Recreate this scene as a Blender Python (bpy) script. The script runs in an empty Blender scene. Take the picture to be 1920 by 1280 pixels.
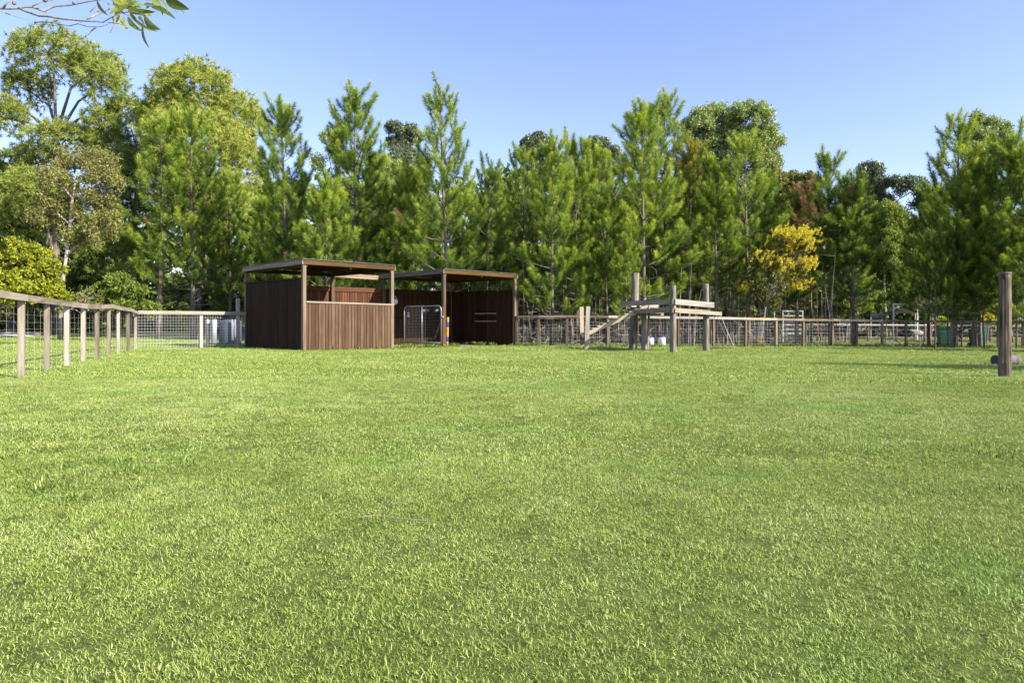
import bpy, math, random
import numpy as np
from mathutils import Vector, Matrix, Euler, Quaternion

scene = bpy.context.scene
COL = scene.collection
R = math.radians
random.seed(7)

# ------------------------------------------------------------------ camera
CAM_Z = 0.90
FPX = 1280.0                      # focal length in pixels of the 1920 px wide frame (24 mm)
cam_data = bpy.data.cameras.new('camera')
cam_data.sensor_width = 36.0
cam_data.lens = 24.0
cam_data.shift_y = -40.0 / 1920.0
cam_data.clip_start = 0.05
cam_data.clip_end = 3000.0
cam = bpy.data.objects.new('camera', cam_data)
cam.location = (0, 0, CAM_Z)
cam.rotation_euler = (R(90), 0, 0)
COL.objects.link(cam)
scene.camera = cam

# ------------------------------------------------------------------ sky, sun, exposure
SUN_EL = R(31.0)
SUN_AZ = math.atan2(0.88, -0.47)          # clockwise from +Y
world = bpy.data.worlds.new('World')
scene.world = world
world.use_nodes = True
wn = world.node_tree.nodes
bg = wn['Background']
sky = wn.new('ShaderNodeTexSky')
sky.sky_type = 'NISHITA'
sky.sun_disc = False
sky.sun_elevation = SUN_EL
sky.sun_rotation = SUN_AZ
sky.altitude = 20
sky.air_density = 1.0
sky.dust_density = 0.6
sky.ozone_density = 2.0
tint = wn.new('ShaderNodeMix'); tint.data_type = 'RGBA'; tint.blend_type = 'MULTIPLY'
tint.inputs[0].default_value = 1.0
tint.inputs[7].default_value = (1.12, 1.0, 1.22, 1)      # clear winter sky, slightly violet blue
world.node_tree.links.new(sky.outputs[0], tint.inputs[6])
world.node_tree.links.new(tint.outputs[2], bg.inputs[0])
bg.inputs[1].default_value = 0.084

sun_data = bpy.data.lights.new('sun', 'SUN')
sun_data.energy = 3.75
sun_data.angle = R(0.55)
sun_data.color = (1.0, 0.94, 0.82)
sun = bpy.data.objects.new('sun', sun_data)
to_sun = Vector((math.sin(SUN_AZ) * math.cos(SUN_EL), math.cos(SUN_AZ) * math.cos(SUN_EL), math.sin(SUN_EL)))
sun.rotation_euler = to_sun.to_track_quat('Z', 'Y').to_euler()
sun.location = (20, -10, 30)
COL.objects.link(sun)

scene.view_settings.view_transform = 'Standard'
scene.view_settings.look = 'None'
scene.view_settings.gamma = 1.0
scene.view_settings.use_curve_mapping = False
scene.view_settings.exposure = 1.62
scene.cycles.max_bounces = 8
scene.cycles.transparent_max_bounces = 8
scene.cycles.sample_clamp_indirect = 4.0

# ------------------------------------------------------------------ ground shape and pixel helpers
def gz(x, y):
    xx = max(-30.0, min(30.0, x))
    yy = max(-6.0, min(36.0, y))
    return 0.095 - 0.00734 * xx - 0.00978 * yy

def gz_np(x, y):
    return 0.095 - 0.00734 * np.clip(x, -30, 30) - 0.00978 * np.clip(y, -6, 36)

def at(px, py, d):
    return Vector(((px - 960) / FPX * d, d, CAM_Z + (600 - py) / FPX * d))

def on_ground(px, py):
    d = 10.0
    for _ in range(60):
        x = (px - 960) / FPX * d
        d = (CAM_Z - gz(x, d)) * FPX / (py - 600)
    return Vector(((px - 960) / FPX * d, d, gz((px - 960) / FPX * d, d)))

def ground_at(px, d):
    x = (px - 960) / FPX * d
    return Vector((x, d, gz(x, d)))

# ------------------------------------------------------------------ object helpers
def tag(o, label=None, cat=None, group=None, kind=None):
    if label: o['label'] = label
    if cat: o['category'] = cat
    if group: o['group'] = group
    if kind: o['kind'] = kind
    return o

def thing(name, label, cat, loc=(0, 0, 0), group=None):
    o = bpy.data.objects.new(name, None)
    o.empty_display_size = 0.2
    o.location = loc
    COL.objects.link(o)
    return tag(o, label, cat, group)

def world_loc(o):
    v = Vector((0, 0, 0))
    while o is not None:
        v += Vector(o.location)
        o = o.parent
    return v

class MB:
    """collects verts and faces in world space"""
    def __init__(self):
        self.v = []; self.f = []
    def add(self, vs, fs):
        n = len(self.v)
        self.v.extend([tuple(p) for p in vs])
        self.f.extend([tuple(i + n for i in f) for f in fs])
        return self
    def box(self, c, s, rot=None):
        c = Vector(c)
        vs = []
        for dx in (-.5, .5):
            for dy in (-.5, .5):
                for dz in (-.5, .5):
                    p = Vector((dx * s[0], dy * s[1], dz * s[2]))
                    if rot is not None: p = rot @ p
                    vs.append(c + p)
        return self.add(vs, [(0, 1, 3, 2), (4, 6, 7, 5), (0, 4, 5, 1), (2, 3, 7, 6), (0, 2, 6, 4), (1, 5, 7, 3)])
    def beam(self, p0, p1, w, h):
        """box from p0 to p1, w sideways, h upwards"""
        p0 = Vector(p0); p1 = Vector(p1)
        d = (p1 - p0)
        return self.box((p0 + p1) / 2, (w, h, d.length), frame(d))
    def tube(self, pts, radii, n=6, cap=True):
        pts = [Vector(p) for p in pts]
        if not hasattr(radii, '__len__'): radii = [radii] * len(pts)
        base = len(self.v)
        ref = None
        for i, p in enumerate(pts):
            t = (pts[min(i + 1, len(pts) - 1)] - pts[max(i - 1, 0)])
            if t.length < 1e-9: t = Vector((0, 0, 1))
            t.normalize()
            if ref is None:
                ref = Vector((1, 0, 0)) if abs(t.x) < 0.8 else Vector((0, 1, 0))
            a = (ref - t * ref.dot(t)).normalized()
            b = t.cross(a)
            ref = a
            for k in range(n):
                ang = 2 * math.pi * k / n
                self.v.append(tuple(p + (a * math.cos(ang) + b * math.sin(ang)) * radii[i]))
        for i in range(len(pts) - 1):
            for k in range(n):
                k2 = (k + 1) % n
                self.f.append((base + i * n + k, base + i * n + k2, base + (i + 1) * n + k2, base + (i + 1) * n + k))
        if cap:
            self.f.append(tuple(base + k for k in range(n))[::-1])
            e = base + (len(pts) - 1) * n
            self.f.append(tuple(e + k for k in range(n)))
        return self
    def lathe(self, c, prof, n=16):
        """prof: list of (radius, z) around vertical axis at c"""
        c = Vector(c); base = len(self.v)
        for (r, z) in prof:
            for k in range(n):
                a = 2 * math.pi * k / n
                self.v.append((c.x + r * math.cos(a), c.y + r * math.sin(a), c.z + z))
        for i in range(len(prof) - 1):
            for k in range(n):
                k2 = (k + 1) % n
                self.f.append((base + i * n + k, base + i * n + k2, base + (i + 1) * n + k2, base + (i + 1) * n + k))
        self.f.append(tuple(base + k for k in range(n))[::-1])
        e = base + (len(prof) - 1) * n
        self.f.append(tuple(e + k for k in range(n)))
        return self
    def build(self, name, mat, parent=None, smooth=False, local=False):
        off = Vector((0, 0, 0)) if (parent is None or local) else world_loc(parent)
        # origin at the middle of the piece
        a = np.array(self.v, dtype=float) - np.array(off)
        org = np.zeros(3) if local else (a.min(0) + a.max(0)) / 2
        a = a - org
        me = bpy.data.meshes.new(name)
        me.from_pydata(a.tolist(), [], self.f)
        if mat is not None: me.materials.append(mat)
        if smooth:
            me.polygons.foreach_set('use_smooth', [True] * len(me.polygons))
        me.update()
        o = bpy.data.objects.new(name, me)
        o.location = org
        if parent is not None: o.parent = parent
        COL.objects.link(o)
        return o

def frame(d):
    """rotation with local Z along d, local Y as near to world up as possible (world -Y for vertical pieces)"""
    z = Vector(d).normalized()
    up = Vector((0, 0, 1)) if abs(z.z) < 0.95 else Vector((0, -1, 0))
    y = (up - z * up.dot(z)).normalized()
    x = y.cross(z)
    return Matrix((x, y, z)).transposed()

_unit = {}
def unit_box(mat, bevel=True):
    k = mat.name
    if k in _unit: return _unit[k]
    m = MB()
    m.box((0, 0, 0), (1, 1, 1))
    me = bpy.data.meshes.new('timber')
    me.from_pydata(m.v, [], m.f)
    me.materials.append(mat)
    _unit[k] = me
    return me

def plank(name, p0, p1, w, h, mat, parent=None, rot=None, twist=0.0):
    """one timber piece, its length along local Z, sharing one unit mesh per material"""
    p0 = Vector(p0); p1 = Vector(p1)
    d = p1 - p0
    o = bpy.data.objects.new(name, unit_box(mat))
    m = rot if rot is not None else frame(d)
    if twist: m = m @ Matrix.Rotation(twist, 3, 'Z')
    off = world_loc(parent) if parent is not None else Vector((0, 0, 0))
    o.rotation_euler = m.to_euler()
    o.location = (p0 + p1) / 2 - off
    o.scale = (w, h, d.length)
    if parent is not None: o.parent = parent
    COL.objects.link(o)
    return o

def np_mesh(name, V, F, mats, var=None, mat_idx=None, smooth=False):
    me = bpy.data.meshes.new(name)
    V = np.ascontiguousarray(V, dtype=np.float32)
    nv = len(V); nf, k = F.shape
    me.vertices.add(nv)
    me.vertices.foreach_set('co', V.ravel())
    me.loops.add(nf * k)
    me.loops.foreach_set('vertex_index', np.ascontiguousarray(F, dtype=np.int32).ravel())
    me.polygons.add(nf)
    me.polygons.foreach_set('loop_start', np.arange(0, nf * k, k, dtype=np.int32))
    if mat_idx is not None:
        me.polygons.foreach_set('material_index', np.ascontiguousarray(mat_idx, dtype=np.int32))
    if var is not None:
        at_ = me.attributes.new('var', 'FLOAT', 'POINT')
        at_.data.foreach_set('value', np.ascontiguousarray(var, dtype=np.float32))
    for m in mats: me.materials.append(m)
    me.update(calc_edges=True)
    return me

def link_mesh(name, me, parent=None, loc=(0, 0, 0)):
    o = bpy.data.objects.new(name, me)
    o.location = loc
    if parent is not None: o.parent = parent
    COL.objects.link(o)
    return o

# ------------------------------------------------------------------ materials
def new_mat(name):
    m = bpy.data.materials.new(name)
    m.use_nodes = True
    nt = m.node_tree
    return m, nt, nt.nodes, nt.links, nt.nodes['Principled BSDF']

def ramp(nodes, stops, gain=1.0):
    r = nodes.new('ShaderNodeValToRGB')
    el = r.color_ramp.elements
    while len(el) < len(stops): el.new(0.5)
    for e, (p, c) in zip(el, stops):
        e.position = p; e.color = (*[min(.85, q * gain) for q in c], 1)
    return r

def timber_mat(name, dark, mid, light, rough=0.8, grain=(26, 26, 1.6), rnd=0.35, bump=0.25, unit=False):
    """sawn timber; grain runs along local Z"""
    m, nt, N, L, P = new_mat(name)
    tc = N.new('ShaderNodeTexCoord')
    oi = N.new('ShaderNodeObjectInfo')
    mp = N.new('ShaderNodeMapping')
    mp.inputs['Scale'].default_value = grain
    L.new(tc.outputs['Object'], mp.inputs['Vector'])
    off = N.new('ShaderNodeVectorMath'); off.operation = 'SCALE'
    cb = N.new('ShaderNodeCombineXYZ')
    for k in range(3): L.new(oi.outputs['Random'], cb.inputs[k])
    L.new(cb.outputs[0], off.inputs[0]); off.inputs['Scale'].default_value = 71.0
    ad = N.new('ShaderNodeVectorMath'); ad.operation = 'ADD'
    L.new(mp.outputs[0], ad.inputs[0]); L.new(off.outputs[0], ad.inputs[1])
    n1 = N.new('ShaderNodeTexNoise'); n1.inputs['Scale'].default_value = 1.0
    n1.inputs['Detail'].default_value = 5.0; n1.inputs['Roughness'].default_value = 0.65
    L.new(ad.outputs[0], n1.inputs['Vector'])
    # broad stains
    n2 = N.new('ShaderNodeTexNoise'); n2.inputs['Scale'].default_value = 0.35
    n2.inputs['Detail'].default_value = 3.0
    L.new(ad.outputs[0], n2.inputs['Vector'])
    mx = N.new('ShaderNodeMath'); mx.operation = 'MULTIPLY_ADD'
    L.new(n2.outputs['Fac'], mx.inputs[0]); mx.inputs[1].default_value = 0.6
    L.new(n1.outputs['Fac'], mx.inputs[2])
    m3 = N.new('ShaderNodeMath'); m3.operation = 'MULTIPLY_ADD'
    L.new(oi.outputs['Random'], m3.inputs[0]); m3.inputs[1].default_value = rnd
    L.new(mx.outputs[0], m3.inputs[2])
    m4 = N.new('ShaderNodeMath'); m4.operation = 'ADD'
    L.new(m3.outputs[0], m4.inputs[0]); m4.inputs[1].default_value = -0.30 - rnd / 2
    r = ramp(N, [(0.22, dark), (0.5, mid), (0.8, light)], 1.22)
    L.new(m4.outputs[0], r.inputs[0])
    L.new(r.outputs[0], P.inputs['Base Color'])
    P.inputs['Roughness'].default_value = rough
    P.inputs['Specular IOR Level'].default_value = 0.12
    b = N.new('ShaderNodeBump'); b.inputs['Strength'].default_value = bump; b.inputs['Distance'].default_value = 0.01
    L.new(n1.outputs['Fac'], b.inputs['Height'])
    L.new(b.outputs[0], P.inputs['Normal'])
    return m

def bark_mat(name, dark, light, scale=(9, 9, 2.2)):
    m, nt, N, L, P = new_mat(name)
    tc = N.new('ShaderNodeTexCoord')
    mp = N.new('ShaderNodeMapping'); mp.inputs['Scale'].default_value = scale
    L.new(tc.outputs['Object'], mp.inputs['Vector'])
    n1 = N.new('ShaderNodeTexNoise'); n1.inputs['Scale'].default_value = 1.0
    n1.inputs['Detail'].default_value = 6; n1.inputs['Roughness'].default_value = 0.7
    L.new(mp.outputs[0], n1.inputs['Vector'])
    n2 = N.new('ShaderNodeTexNoise'); n2.inputs['Scale'].default_value = 0.9
    L.new(tc.outputs['Object'], n2.inputs['Vector'])
    ma = N.new('ShaderNodeMath'); ma.operation = 'MULTIPLY_ADD'
    L.new(n2.outputs['Fac'], ma.inputs[0]); ma.inputs[1].default_value = 0.5; L.new(n1.outputs['Fac'], ma.inputs[2])
    r = ramp(N, [(0.60, dark), (0.90, light)], 1.2)
    L.new(ma.outputs[0], r.inputs[0])
    L.new(r.outputs[0], P.inputs['Base Color'])
    P.inputs['Roughness'].default_value = 0.9
    P.inputs['Specular IOR Level'].default_value = 0.15
    b = N.new('ShaderNodeBump'); b.inputs['Strength'].default_value = 0.6; b.inputs['Distance'].default_value = 0.03
    L.new(n1.outputs['Fac'], b.inputs['Height']); L.new(b.outputs[0], P.inputs['Normal'])
    return m

def leaf_mat(name, stops, gain=1.42, trans=0.3, rough=0.55, spec=0.25, rnd=0.25, tint=(1.15, 1.1, 0.6)):
    """foliage: colour from the per-leaf 'var' attribute plus a little per-plant shift, thin and translucent"""
    m, nt, N, L, P = new_mat(name)
    a = N.new('ShaderNodeAttribute'); a.attribute_name = 'var'
    oi = N.new('ShaderNodeObjectInfo')
    ma = N.new('ShaderNodeMath'); ma.operation = 'MULTIPLY_ADD'
    L.new(oi.outputs['Random'], ma.inputs[0]); ma.inputs[1].default_value = rnd
    L.new(a.outputs['Fac'], ma.inputs[2])
    mb = N.new('ShaderNodeMath'); mb.operation = 'ADD'
    L.new(ma.outputs[0], mb.inputs[0]); mb.inputs[1].default_value = -rnd / 2
    r = ramp(N, stops, gain)
    L.new(mb.outputs[0], r.inputs[0])
    L.new(r.outputs[0], P.inputs['Base Color'])
    P.inputs['Roughness'].default_value = rough
    P.inputs['Specular IOR Level'].default_value = spec
    tr = N.new('ShaderNodeBsdfTranslucent')
    mt = N.new('ShaderNodeMix'); mt.data_type = 'RGBA'; mt.blend_type = 'MULTIPLY'
    mt.inputs[0].default_value = 1.0
    L.new(r.outputs[0], mt.inputs[6]); mt.inputs[7].default_value = (*tint, 1)
    L.new(mt.outputs[2], tr.inputs['Color'])
    ms = N.new('ShaderNodeMixShader'); ms.inputs[0].default_value = trans
    L.new(P.outputs[0], ms.inputs[1]); L.new(tr.outputs[0], ms.inputs[2])
    L.new(ms.outputs[0], N['Material Output'].inputs['Surface'])
    return m

def plain_mat(name, col, rough=0.6, metal=0.0, var=0.0, vscale=6.0, spec=0.4):
    m, nt, N, L, P = new_mat(name)
    P.inputs['Roughness'].default_value = rough
    P.inputs['Metallic'].default_value = metal
    P.inputs['Specular IOR Level'].default_value = spec
    if var:
        tc = N.new('ShaderNodeTexCoord')
        n = N.new('ShaderNodeTexNoise'); n.inputs['Scale'].default_value = vscale; n.inputs['Detail'].default_value = 5
        L.new(tc.outputs['Object'], n.inputs['Vector'])
        c0 = tuple(c * (1 - var) for c in col); c1 = tuple(min(1, c * (1 + var)) for c in col)
        r = ramp(N, [(0.3, c0), (0.7, c1)])
        L.new(n.outputs['Fac'], r.inputs[0]); L.new(r.outputs[0], P.inputs['Base Color'])
    else:
        P.inputs['Base Color'].default_value = (*col, 1)
    return m

M = {}
M['stained'] = timber_mat('stained boards', (.016, .0080, .0042), (.028, .0150, .0080), (.047, .026, .0145), rough=0.85, grain=(1.6, 1.6, 2.2), rnd=0.22, bump=0.1)  # darker copy: shade of left wall and interior put into the colour
M['stained_front'] = timber_mat('sunlit stained boards', (.050, .028, .016), (.078, .046, .027), (.116, .074, .046), rough=0.75, grain=(1.6, 1.6, 2.2), rnd=0.36, bump=0.1)  # lighter copy of the stained boards, sunlight put into the colour
M['redwood'] = timber_mat('red brown stained timber', (.040, .016, .008), (.068, .028, .013), (.105, .048, .025), rough=0.65, grain=(1.6, 1.6, 2.2), rnd=0.25, bump=0.1)
M['fascia_gold'] = timber_mat('golden stained fascia', (.032, .0165, .005), (.056, .030, .0085), (.085, .048, .016), rough=0.6, grain=(1.5, 1.5, 4), rnd=0.15, bump=0.1)
M['grey_timber'] = timber_mat('weathered grey timber', (.092, .075, .053), (.178, .150, .112), (.27, .235, .185), grain=(1.6, 1.6, 3.0), rnd=0.30)
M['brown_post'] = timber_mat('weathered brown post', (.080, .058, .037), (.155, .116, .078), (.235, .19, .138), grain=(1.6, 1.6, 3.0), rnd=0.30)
M['pale_timber'] = timber_mat('pale bleached timber', (.15, .132, .105), (.245, .22, .18), (.33, .305, .265), grain=(1.6, 1.6, 3.0), rnd=0.25)
M['new_timber'] = timber_mat('raw pine timber', (.25, .195, .12), (.37, .30, .20), (.46, .385, .28), grain=(1.6, 1.6, 2.2), rnd=0.2)
M['shade_post'] = timber_mat('shade darkened brown post', (.055, .040, .025), (.105, .080, .052), (.175, .142, .100), grain=(1.6, 1.6, 3.0), rnd=0.30)  # darkened copy of the brown post, shade put into its colour
M['log_grey'] = bark_mat('weathered round post', (.058, .047, .036), (.25, .22, .175), scale=(11, 11, 1.1))
M['bark_pine'] = bark_mat('pine bark', (.050, .038, .032), (.20, .165, .14))
M['bark_dead'] = bark_mat('bare grey branch', (.16, .135, .11), (.36, .32, .275))
M['bark_pale'] = bark_mat('pale smooth bark', (.16, .135, .105), (.42, .385, .33), scale=(5, 5, 3))
M['bark_grey'] = bark_mat('grey bark', (.10, .085, .07), (.30, .27, .235))
M['galv'] = plain_mat('galvanised steel', (.46, .46, .45), rough=0.45, metal=0.6, var=0.15)
M['gate_wire'] = plain_mat('dull gate mesh', (.20, .20, .20), rough=0.7)
M['wire'] = plain_mat('galvanised wire', (.58, .58, .56), rough=0.6)
M['iron'] = plain_mat('corrugated iron', (.50, .48, .44), rough=0.5, metal=0.5, var=0.2, vscale=3)
M['white_paint'] = plain_mat('white painted steel', (.52, .52, .50), rough=0.5, var=0.06)
M['white_plastic'] = plain_mat('white plastic', (.52, .50, .45), rough=0.45, var=0.05)
M['blue_plastic'] = plain_mat('blue plastic', (.035, .05, .42), rough=0.4)
M['green_plastic'] = plain_mat('green bin plastic', (.010, .085, .05), rough=0.5, var=0.12)
M['black_rubber'] = plain_mat('black rubber', (.02, .02, .02), rough=0.8)
M['yellow_paint'] = plain_mat('yellow paint', (.46, .23, .015), rough=0.45, var=0.06)
M['blue_paint'] = plain_mat('blue paint', (.02, .045, .28), rough=0.45, var=0.06)
M['shade_cloth'] = plain_mat('dark grey shade cloth', (.022, .024, .028), rough=0.95, var=0.15, vscale=2, spec=.05)
M['canvas_olive'] = plain_mat('olive canvas', (.022, .022, .017), rough=0.95, var=0.12, vscale=2, spec=.05)
M['tank'] = plain_mat('blue grey tank plastic', (.075, .085, .115), rough=0.5, var=0.15)
M['pale_pipe'] = plain_mat('pale blue grey pipe', (.33, .35, .40), rough=0.5, var=0.1)
M['bag'] = plain_mat('grey woven bag', (.62, .59, .56), rough=0.9, var=0.25, vscale=14)
M['wool'] = plain_mat('pale wool', (.30, .28, .24), rough=0.95, var=0.2, vscale=12)
M['rope'] = plain_mat('pale rope', (.62, .56, .44), rough=0.9)
M['sand'] = plain_mat('white sand', (.42, .40, .37), rough=0.95, var=0.1)
M['dark_steel'] = plain_mat('dark painted steel', (.035, .035, .04), rough=0.6)
# ------------------------------------------------------------------ ground
def ground_material():
    m, nt, N, L, P = new_mat('paddock soil and turf')
    g = N.new('ShaderNodeNewGeometry')
    n1 = N.new('ShaderNodeTexNoise'); n1.inputs['Scale'].default_value = 0.22; n1.inputs['Detail'].default_value = 5
    L.new(g.outputs['Position'], n1.inputs['Vector'])
    n2 = N.new('ShaderNodeTexNoise'); n2.inputs['Scale'].default_value = 14.0; n2.inputs['Detail'].default_value = 8; n2.inputs['Roughness'].default_value = 0.75
    L.new(g.outputs['Position'], n2.inputs['Vector'])
    grass = ramp(N, [(0.30, (.035, .046, .011)), (0.52, (.10, .13, .028)), (0.72, (.19, .23, .055))])
    L.new(n2.outputs['Fac'], grass.inputs[0])
    lit = ramp(N, [(0.30, (.060, .045, .030)), (0.55, (.14, .11, .075)), (0.75, (.23, .19, .14))])
    L.new(n2.outputs['Fac'], lit.inputs[0])
    # leaf litter under the trees beyond the back fence, open grass in the side paddock on the left
    sp = N.new('ShaderNodeSeparateXYZ'); L.new(g.outputs['Position'], sp.inputs[0])
    my = N.new('ShaderNodeMapRange'); L.new(sp.outputs['Y'], my.inputs[0])
    my.inputs[1].default_value = 29.0; my.inputs[2].default_value = 32.0
    mx = N.new('ShaderNodeMapRange'); L.new(sp.outputs['X'], mx.inputs[0])
    mx.inputs[1].default_value = -7.0; mx.inputs[2].default_value = -2.0
    mm = N.new('ShaderNodeMath'); mm.operation = 'MULTIPLY'
    L.new(my.outputs[0], mm.inputs[0]); L.new(mx.outputs[0], mm.inputs[1])
    nn = N.new('ShaderNodeMath'); nn.operation = 'MULTIPLY_ADD'
    L.new(n1.outputs['Fac'], nn.inputs[0]); nn.inputs[1].default_value = 1.6; nn.inputs[2].default_value = -0.25
    mq = N.new('ShaderNodeMath'); mq.operation = 'MULTIPLY'; mq.use_clamp = True
    L.new(mm.outputs[0], mq.inputs[0]); L.new(nn.outputs[0], mq.inputs[1])
    mix = N.new('ShaderNodeMix'); mix.data_type = 'RGBA'
    L.new(mq.outputs[0], mix.inputs[0]); L.new(grass.outputs[0], mix.inputs[6]); L.new(lit.outputs[0], mix.inputs[7])
    L.new(mix.outputs[2], P.inputs['Base Color'])
    P.inputs['Roughness'].default_value = 0.95
    P.inputs['Specular IOR Level'].default_value = 0.1
    b = N.new('ShaderNodeBump'); b.inputs['Strength'].default_value = 0.7; b.inputs['Distance'].default_value = 0.03
    L.new(n2.outputs['Fac'], b.inputs['Height']); L.new(b.outputs[0], P.inputs['Normal'])
    return m

def build_ground():
    xs = np.concatenate([[-900, -400, -180, -90, -60, -45], np.arange(-30, 30.1, 1.0), [45, 60, 90, 180, 400, 900]])
    ys = np.concatenate([[-600, -200, -60, -20], np.arange(-6, 36.1, 1.0), [45, 60, 80, 120, 250, 600, 1500]])
    X, Y = np.meshgrid(xs, ys)
    Z = gz_np(X, Y)
    V = np.stack([X.ravel(), Y.ravel(), Z.ravel()], 1)
    nx = len(xs); ny = len(ys)
    i, j = np.meshgrid(np.arange(nx - 1), np.arange(ny - 1))
    a = (j * nx + i).ravel()
    F = np.stack([a, a + 1, a + nx + 1, a + nx], 1)
    o = link_mesh('ground', np_mesh('ground', V, F, [ground_material()]))
    tag(o, kind='structure')
build_ground()

# bare earth floor in the open shelter
def build_earth():
    m = MB()
    c = Vector((-2.1, 28.2, 0)); n = 26
    rr = random.Random(3)
    pts = []
    for k in range(n):
        a = 2 * math.pi * k / n
        q = Vector((.692, .722, 0)) * math.cos(a) * 1.9 + Vector((-.722, .692, 0)) * math.sin(a) * 2.0
        q *= 1 + rr.uniform(-.12, .12)
        p = c + q
        pts.append((p.x, p.y, gz(p.x, p.y) + 0.012))
    m.add([(c.x, c.y, gz(c.x, c.y) + .02)] + pts, [(0, 1 + k, 1 + (k + 1) % n) for k in range(n)])
    mat = plain_mat('bare trodden earth', (.27, .20, .145), rough=0.95, var=0.3, vscale=5, spec=0.1)
    tag(m.build('earth_floor', mat), kind='structure')
build_earth()

# ------------------------------------------------------------------ lawn: clumps of blades set out on points
def grass_material():
    m, nt, N, L, P = new_mat('grass blades')
    a = N.new('ShaderNodeAttribute'); a.attribute_name = 'var'
    g = N.new('ShaderNodeNewGeometry')
    n1 = N.new('ShaderNodeTexNoise'); n1.inputs['Scale'].default_value = 0.38; n1.inputs['Detail'].default_value = 4
    L.new(g.outputs['Position'], n1.inputs['Vector'])
    n2 = N.new('ShaderNodeTexNoise'); n2.inputs['Scale'].default_value = 2.6; n2.inputs['Detail'].default_value = 4
    L.new(g.outputs['Position'], n2.inputs['Vector'])
    n3 = N.new('ShaderNodeTexNoise'); n3.inputs['Scale'].default_value = 1.1; n3.inputs['Detail'].default_value = 3
    sh = N.new('ShaderNodeVectorMath'); sh.operation = 'ADD'; sh.inputs[1].default_value = (31, 17, 5)
    L.new(g.outputs['Position'], sh.inputs[0]); L.new(sh.outputs[0], n3.inputs['Vector'])
    s1 = N.new('ShaderNodeMath'); s1.operation = 'MULTIPLY_ADD'
    L.new(n1.outputs['Fac'], s1.inputs[0]); s1.inputs[1].default_value = 0.55
    s2 = N.new('ShaderNodeMath'); s2.operation = 'MULTIPLY_ADD'
    L.new(n2.outputs['Fac'], s2.inputs[0]); s2.inputs[1].default_value = 0.45
    L.new(a.outputs['Fac'], s1.inputs[2]); L.new(s1.outputs[0], s2.inputs[2])
    s3 = N.new('ShaderNodeMath'); s3.operation = 'ADD'; L.new(s2.outputs[0], s3.inputs[0]); s3.inputs[1].default_value = -0.5
    r = ramp(N, [(0.10, (.060, .100, .019)), (0.34, (.194, .270, .045)), (0.60, (.343, .413, .090)), (0.86, (.49, .54, .21)), (1.0, (.60, .58, .34))])
    L.new(s3.outputs[0], r.inputs[0])
    # cooler, bluer green patches
    mk = N.new('ShaderNodeMapRange'); L.new(n3.outputs['Fac'], mk.inputs[0])
    mk.inputs[1].default_value = 0.52; mk.inputs[2].default_value = 0.72; mk.inputs[4].default_value = 0.45
    mx = N.new('ShaderNodeMix'); mx.data_type = 'RGBA'; mx.blend_type = 'MULTIPLY'
    L.new(mk.outputs[0], mx.inputs[0]); L.new(r.outputs[0], mx.inputs[6]); mx.inputs[7].default_value = (.62, .98, .80, 1)
    L.new(mx.outputs[2], P.inputs['Base Color'])
    P.inputs['Roughness'].default_value = 0.75
    P.inputs['Specular IOR Level'].default_value = 0.12
    tr = N.new('ShaderNodeBsdfTranslucent'); L.new(mx.outputs[2], tr.inputs['Color'])
    ms = N.new('ShaderNodeMixShader'); ms.inputs[0].default_value = 0.24
    L.new(P.outputs[0], ms.inputs[1]); L.new(tr.outputs[0], ms.inputs[2])
    L.new(ms.outputs[0], N['Material Output'].inputs['Surface'])
    return m

GRASS = grass_material()

def grass_clump(name, n, rad, hmin, hmax, w, seed, lean=(30, 84), dark=0.0):
    r = np.random.default_rng(seed)
    rr = rad * np.sqrt(r.random(n)); th = r.random(n) * 2 * np.pi
    base = np.stack([rr * np.cos(th), rr * np.sin(th), np.full(n, -0.004)], 1)
    az = r.random(n) * 2 * np.pi
    le = np.radians(r.uniform(lean[0], lean[1], n))
    ln = r.uniform(hmin, hmax, n)
    h = np.stack([np.cos(az), np.sin(az), np.zeros(n)], 1)
    up = np.array([0, 0, 1.0])
    side = np.stack([-np.sin(az), np.cos(az), np.zeros(n)], 1)
    # twist blades about their length so that they catch light differently
    tw = r.uniform(-.9, .9, n)[:, None]
    d1 = h * np.sin(le * .6)[:, None] + up * np.cos(le * .6)[:, None]
    d2 = h * np.sin(np.minimum(le * 1.12, 1.70))[:, None] + up * np.cos(np.minimum(le * 1.12, 1.70))[:, None]
    nrm = np.cross(side, d1)
    sd = side * np.cos(tw) + nrm * np.sin(tw)
    mid = base + d1 * (ln * .5)[:, None]
    tip = mid + d2 * (ln * .55)[:, None]
    ww = (w * r.uniform(.6, 1.2, n))[:, None]
    V = np.stack([base - sd * ww / 2, base + sd * ww / 2, mid + sd * ww * .45, mid - sd * ww * .45, tip], 1).reshape(-1, 3)
    k = np.arange(n) * 5
    F = np.concatenate([np.stack([k, k + 1, k + 2], 1), np.stack([k, k + 2, k + 3], 1), np.stack([k + 3, k + 2, k + 4], 1)])
    var = r.normal(.52, .20, n)
    var = np.where(r.random(n) < .035, var + .35, var) + dark
    return np_mesh(name, V, F, [GRASS], var=np.repeat(var, 5))

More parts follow.
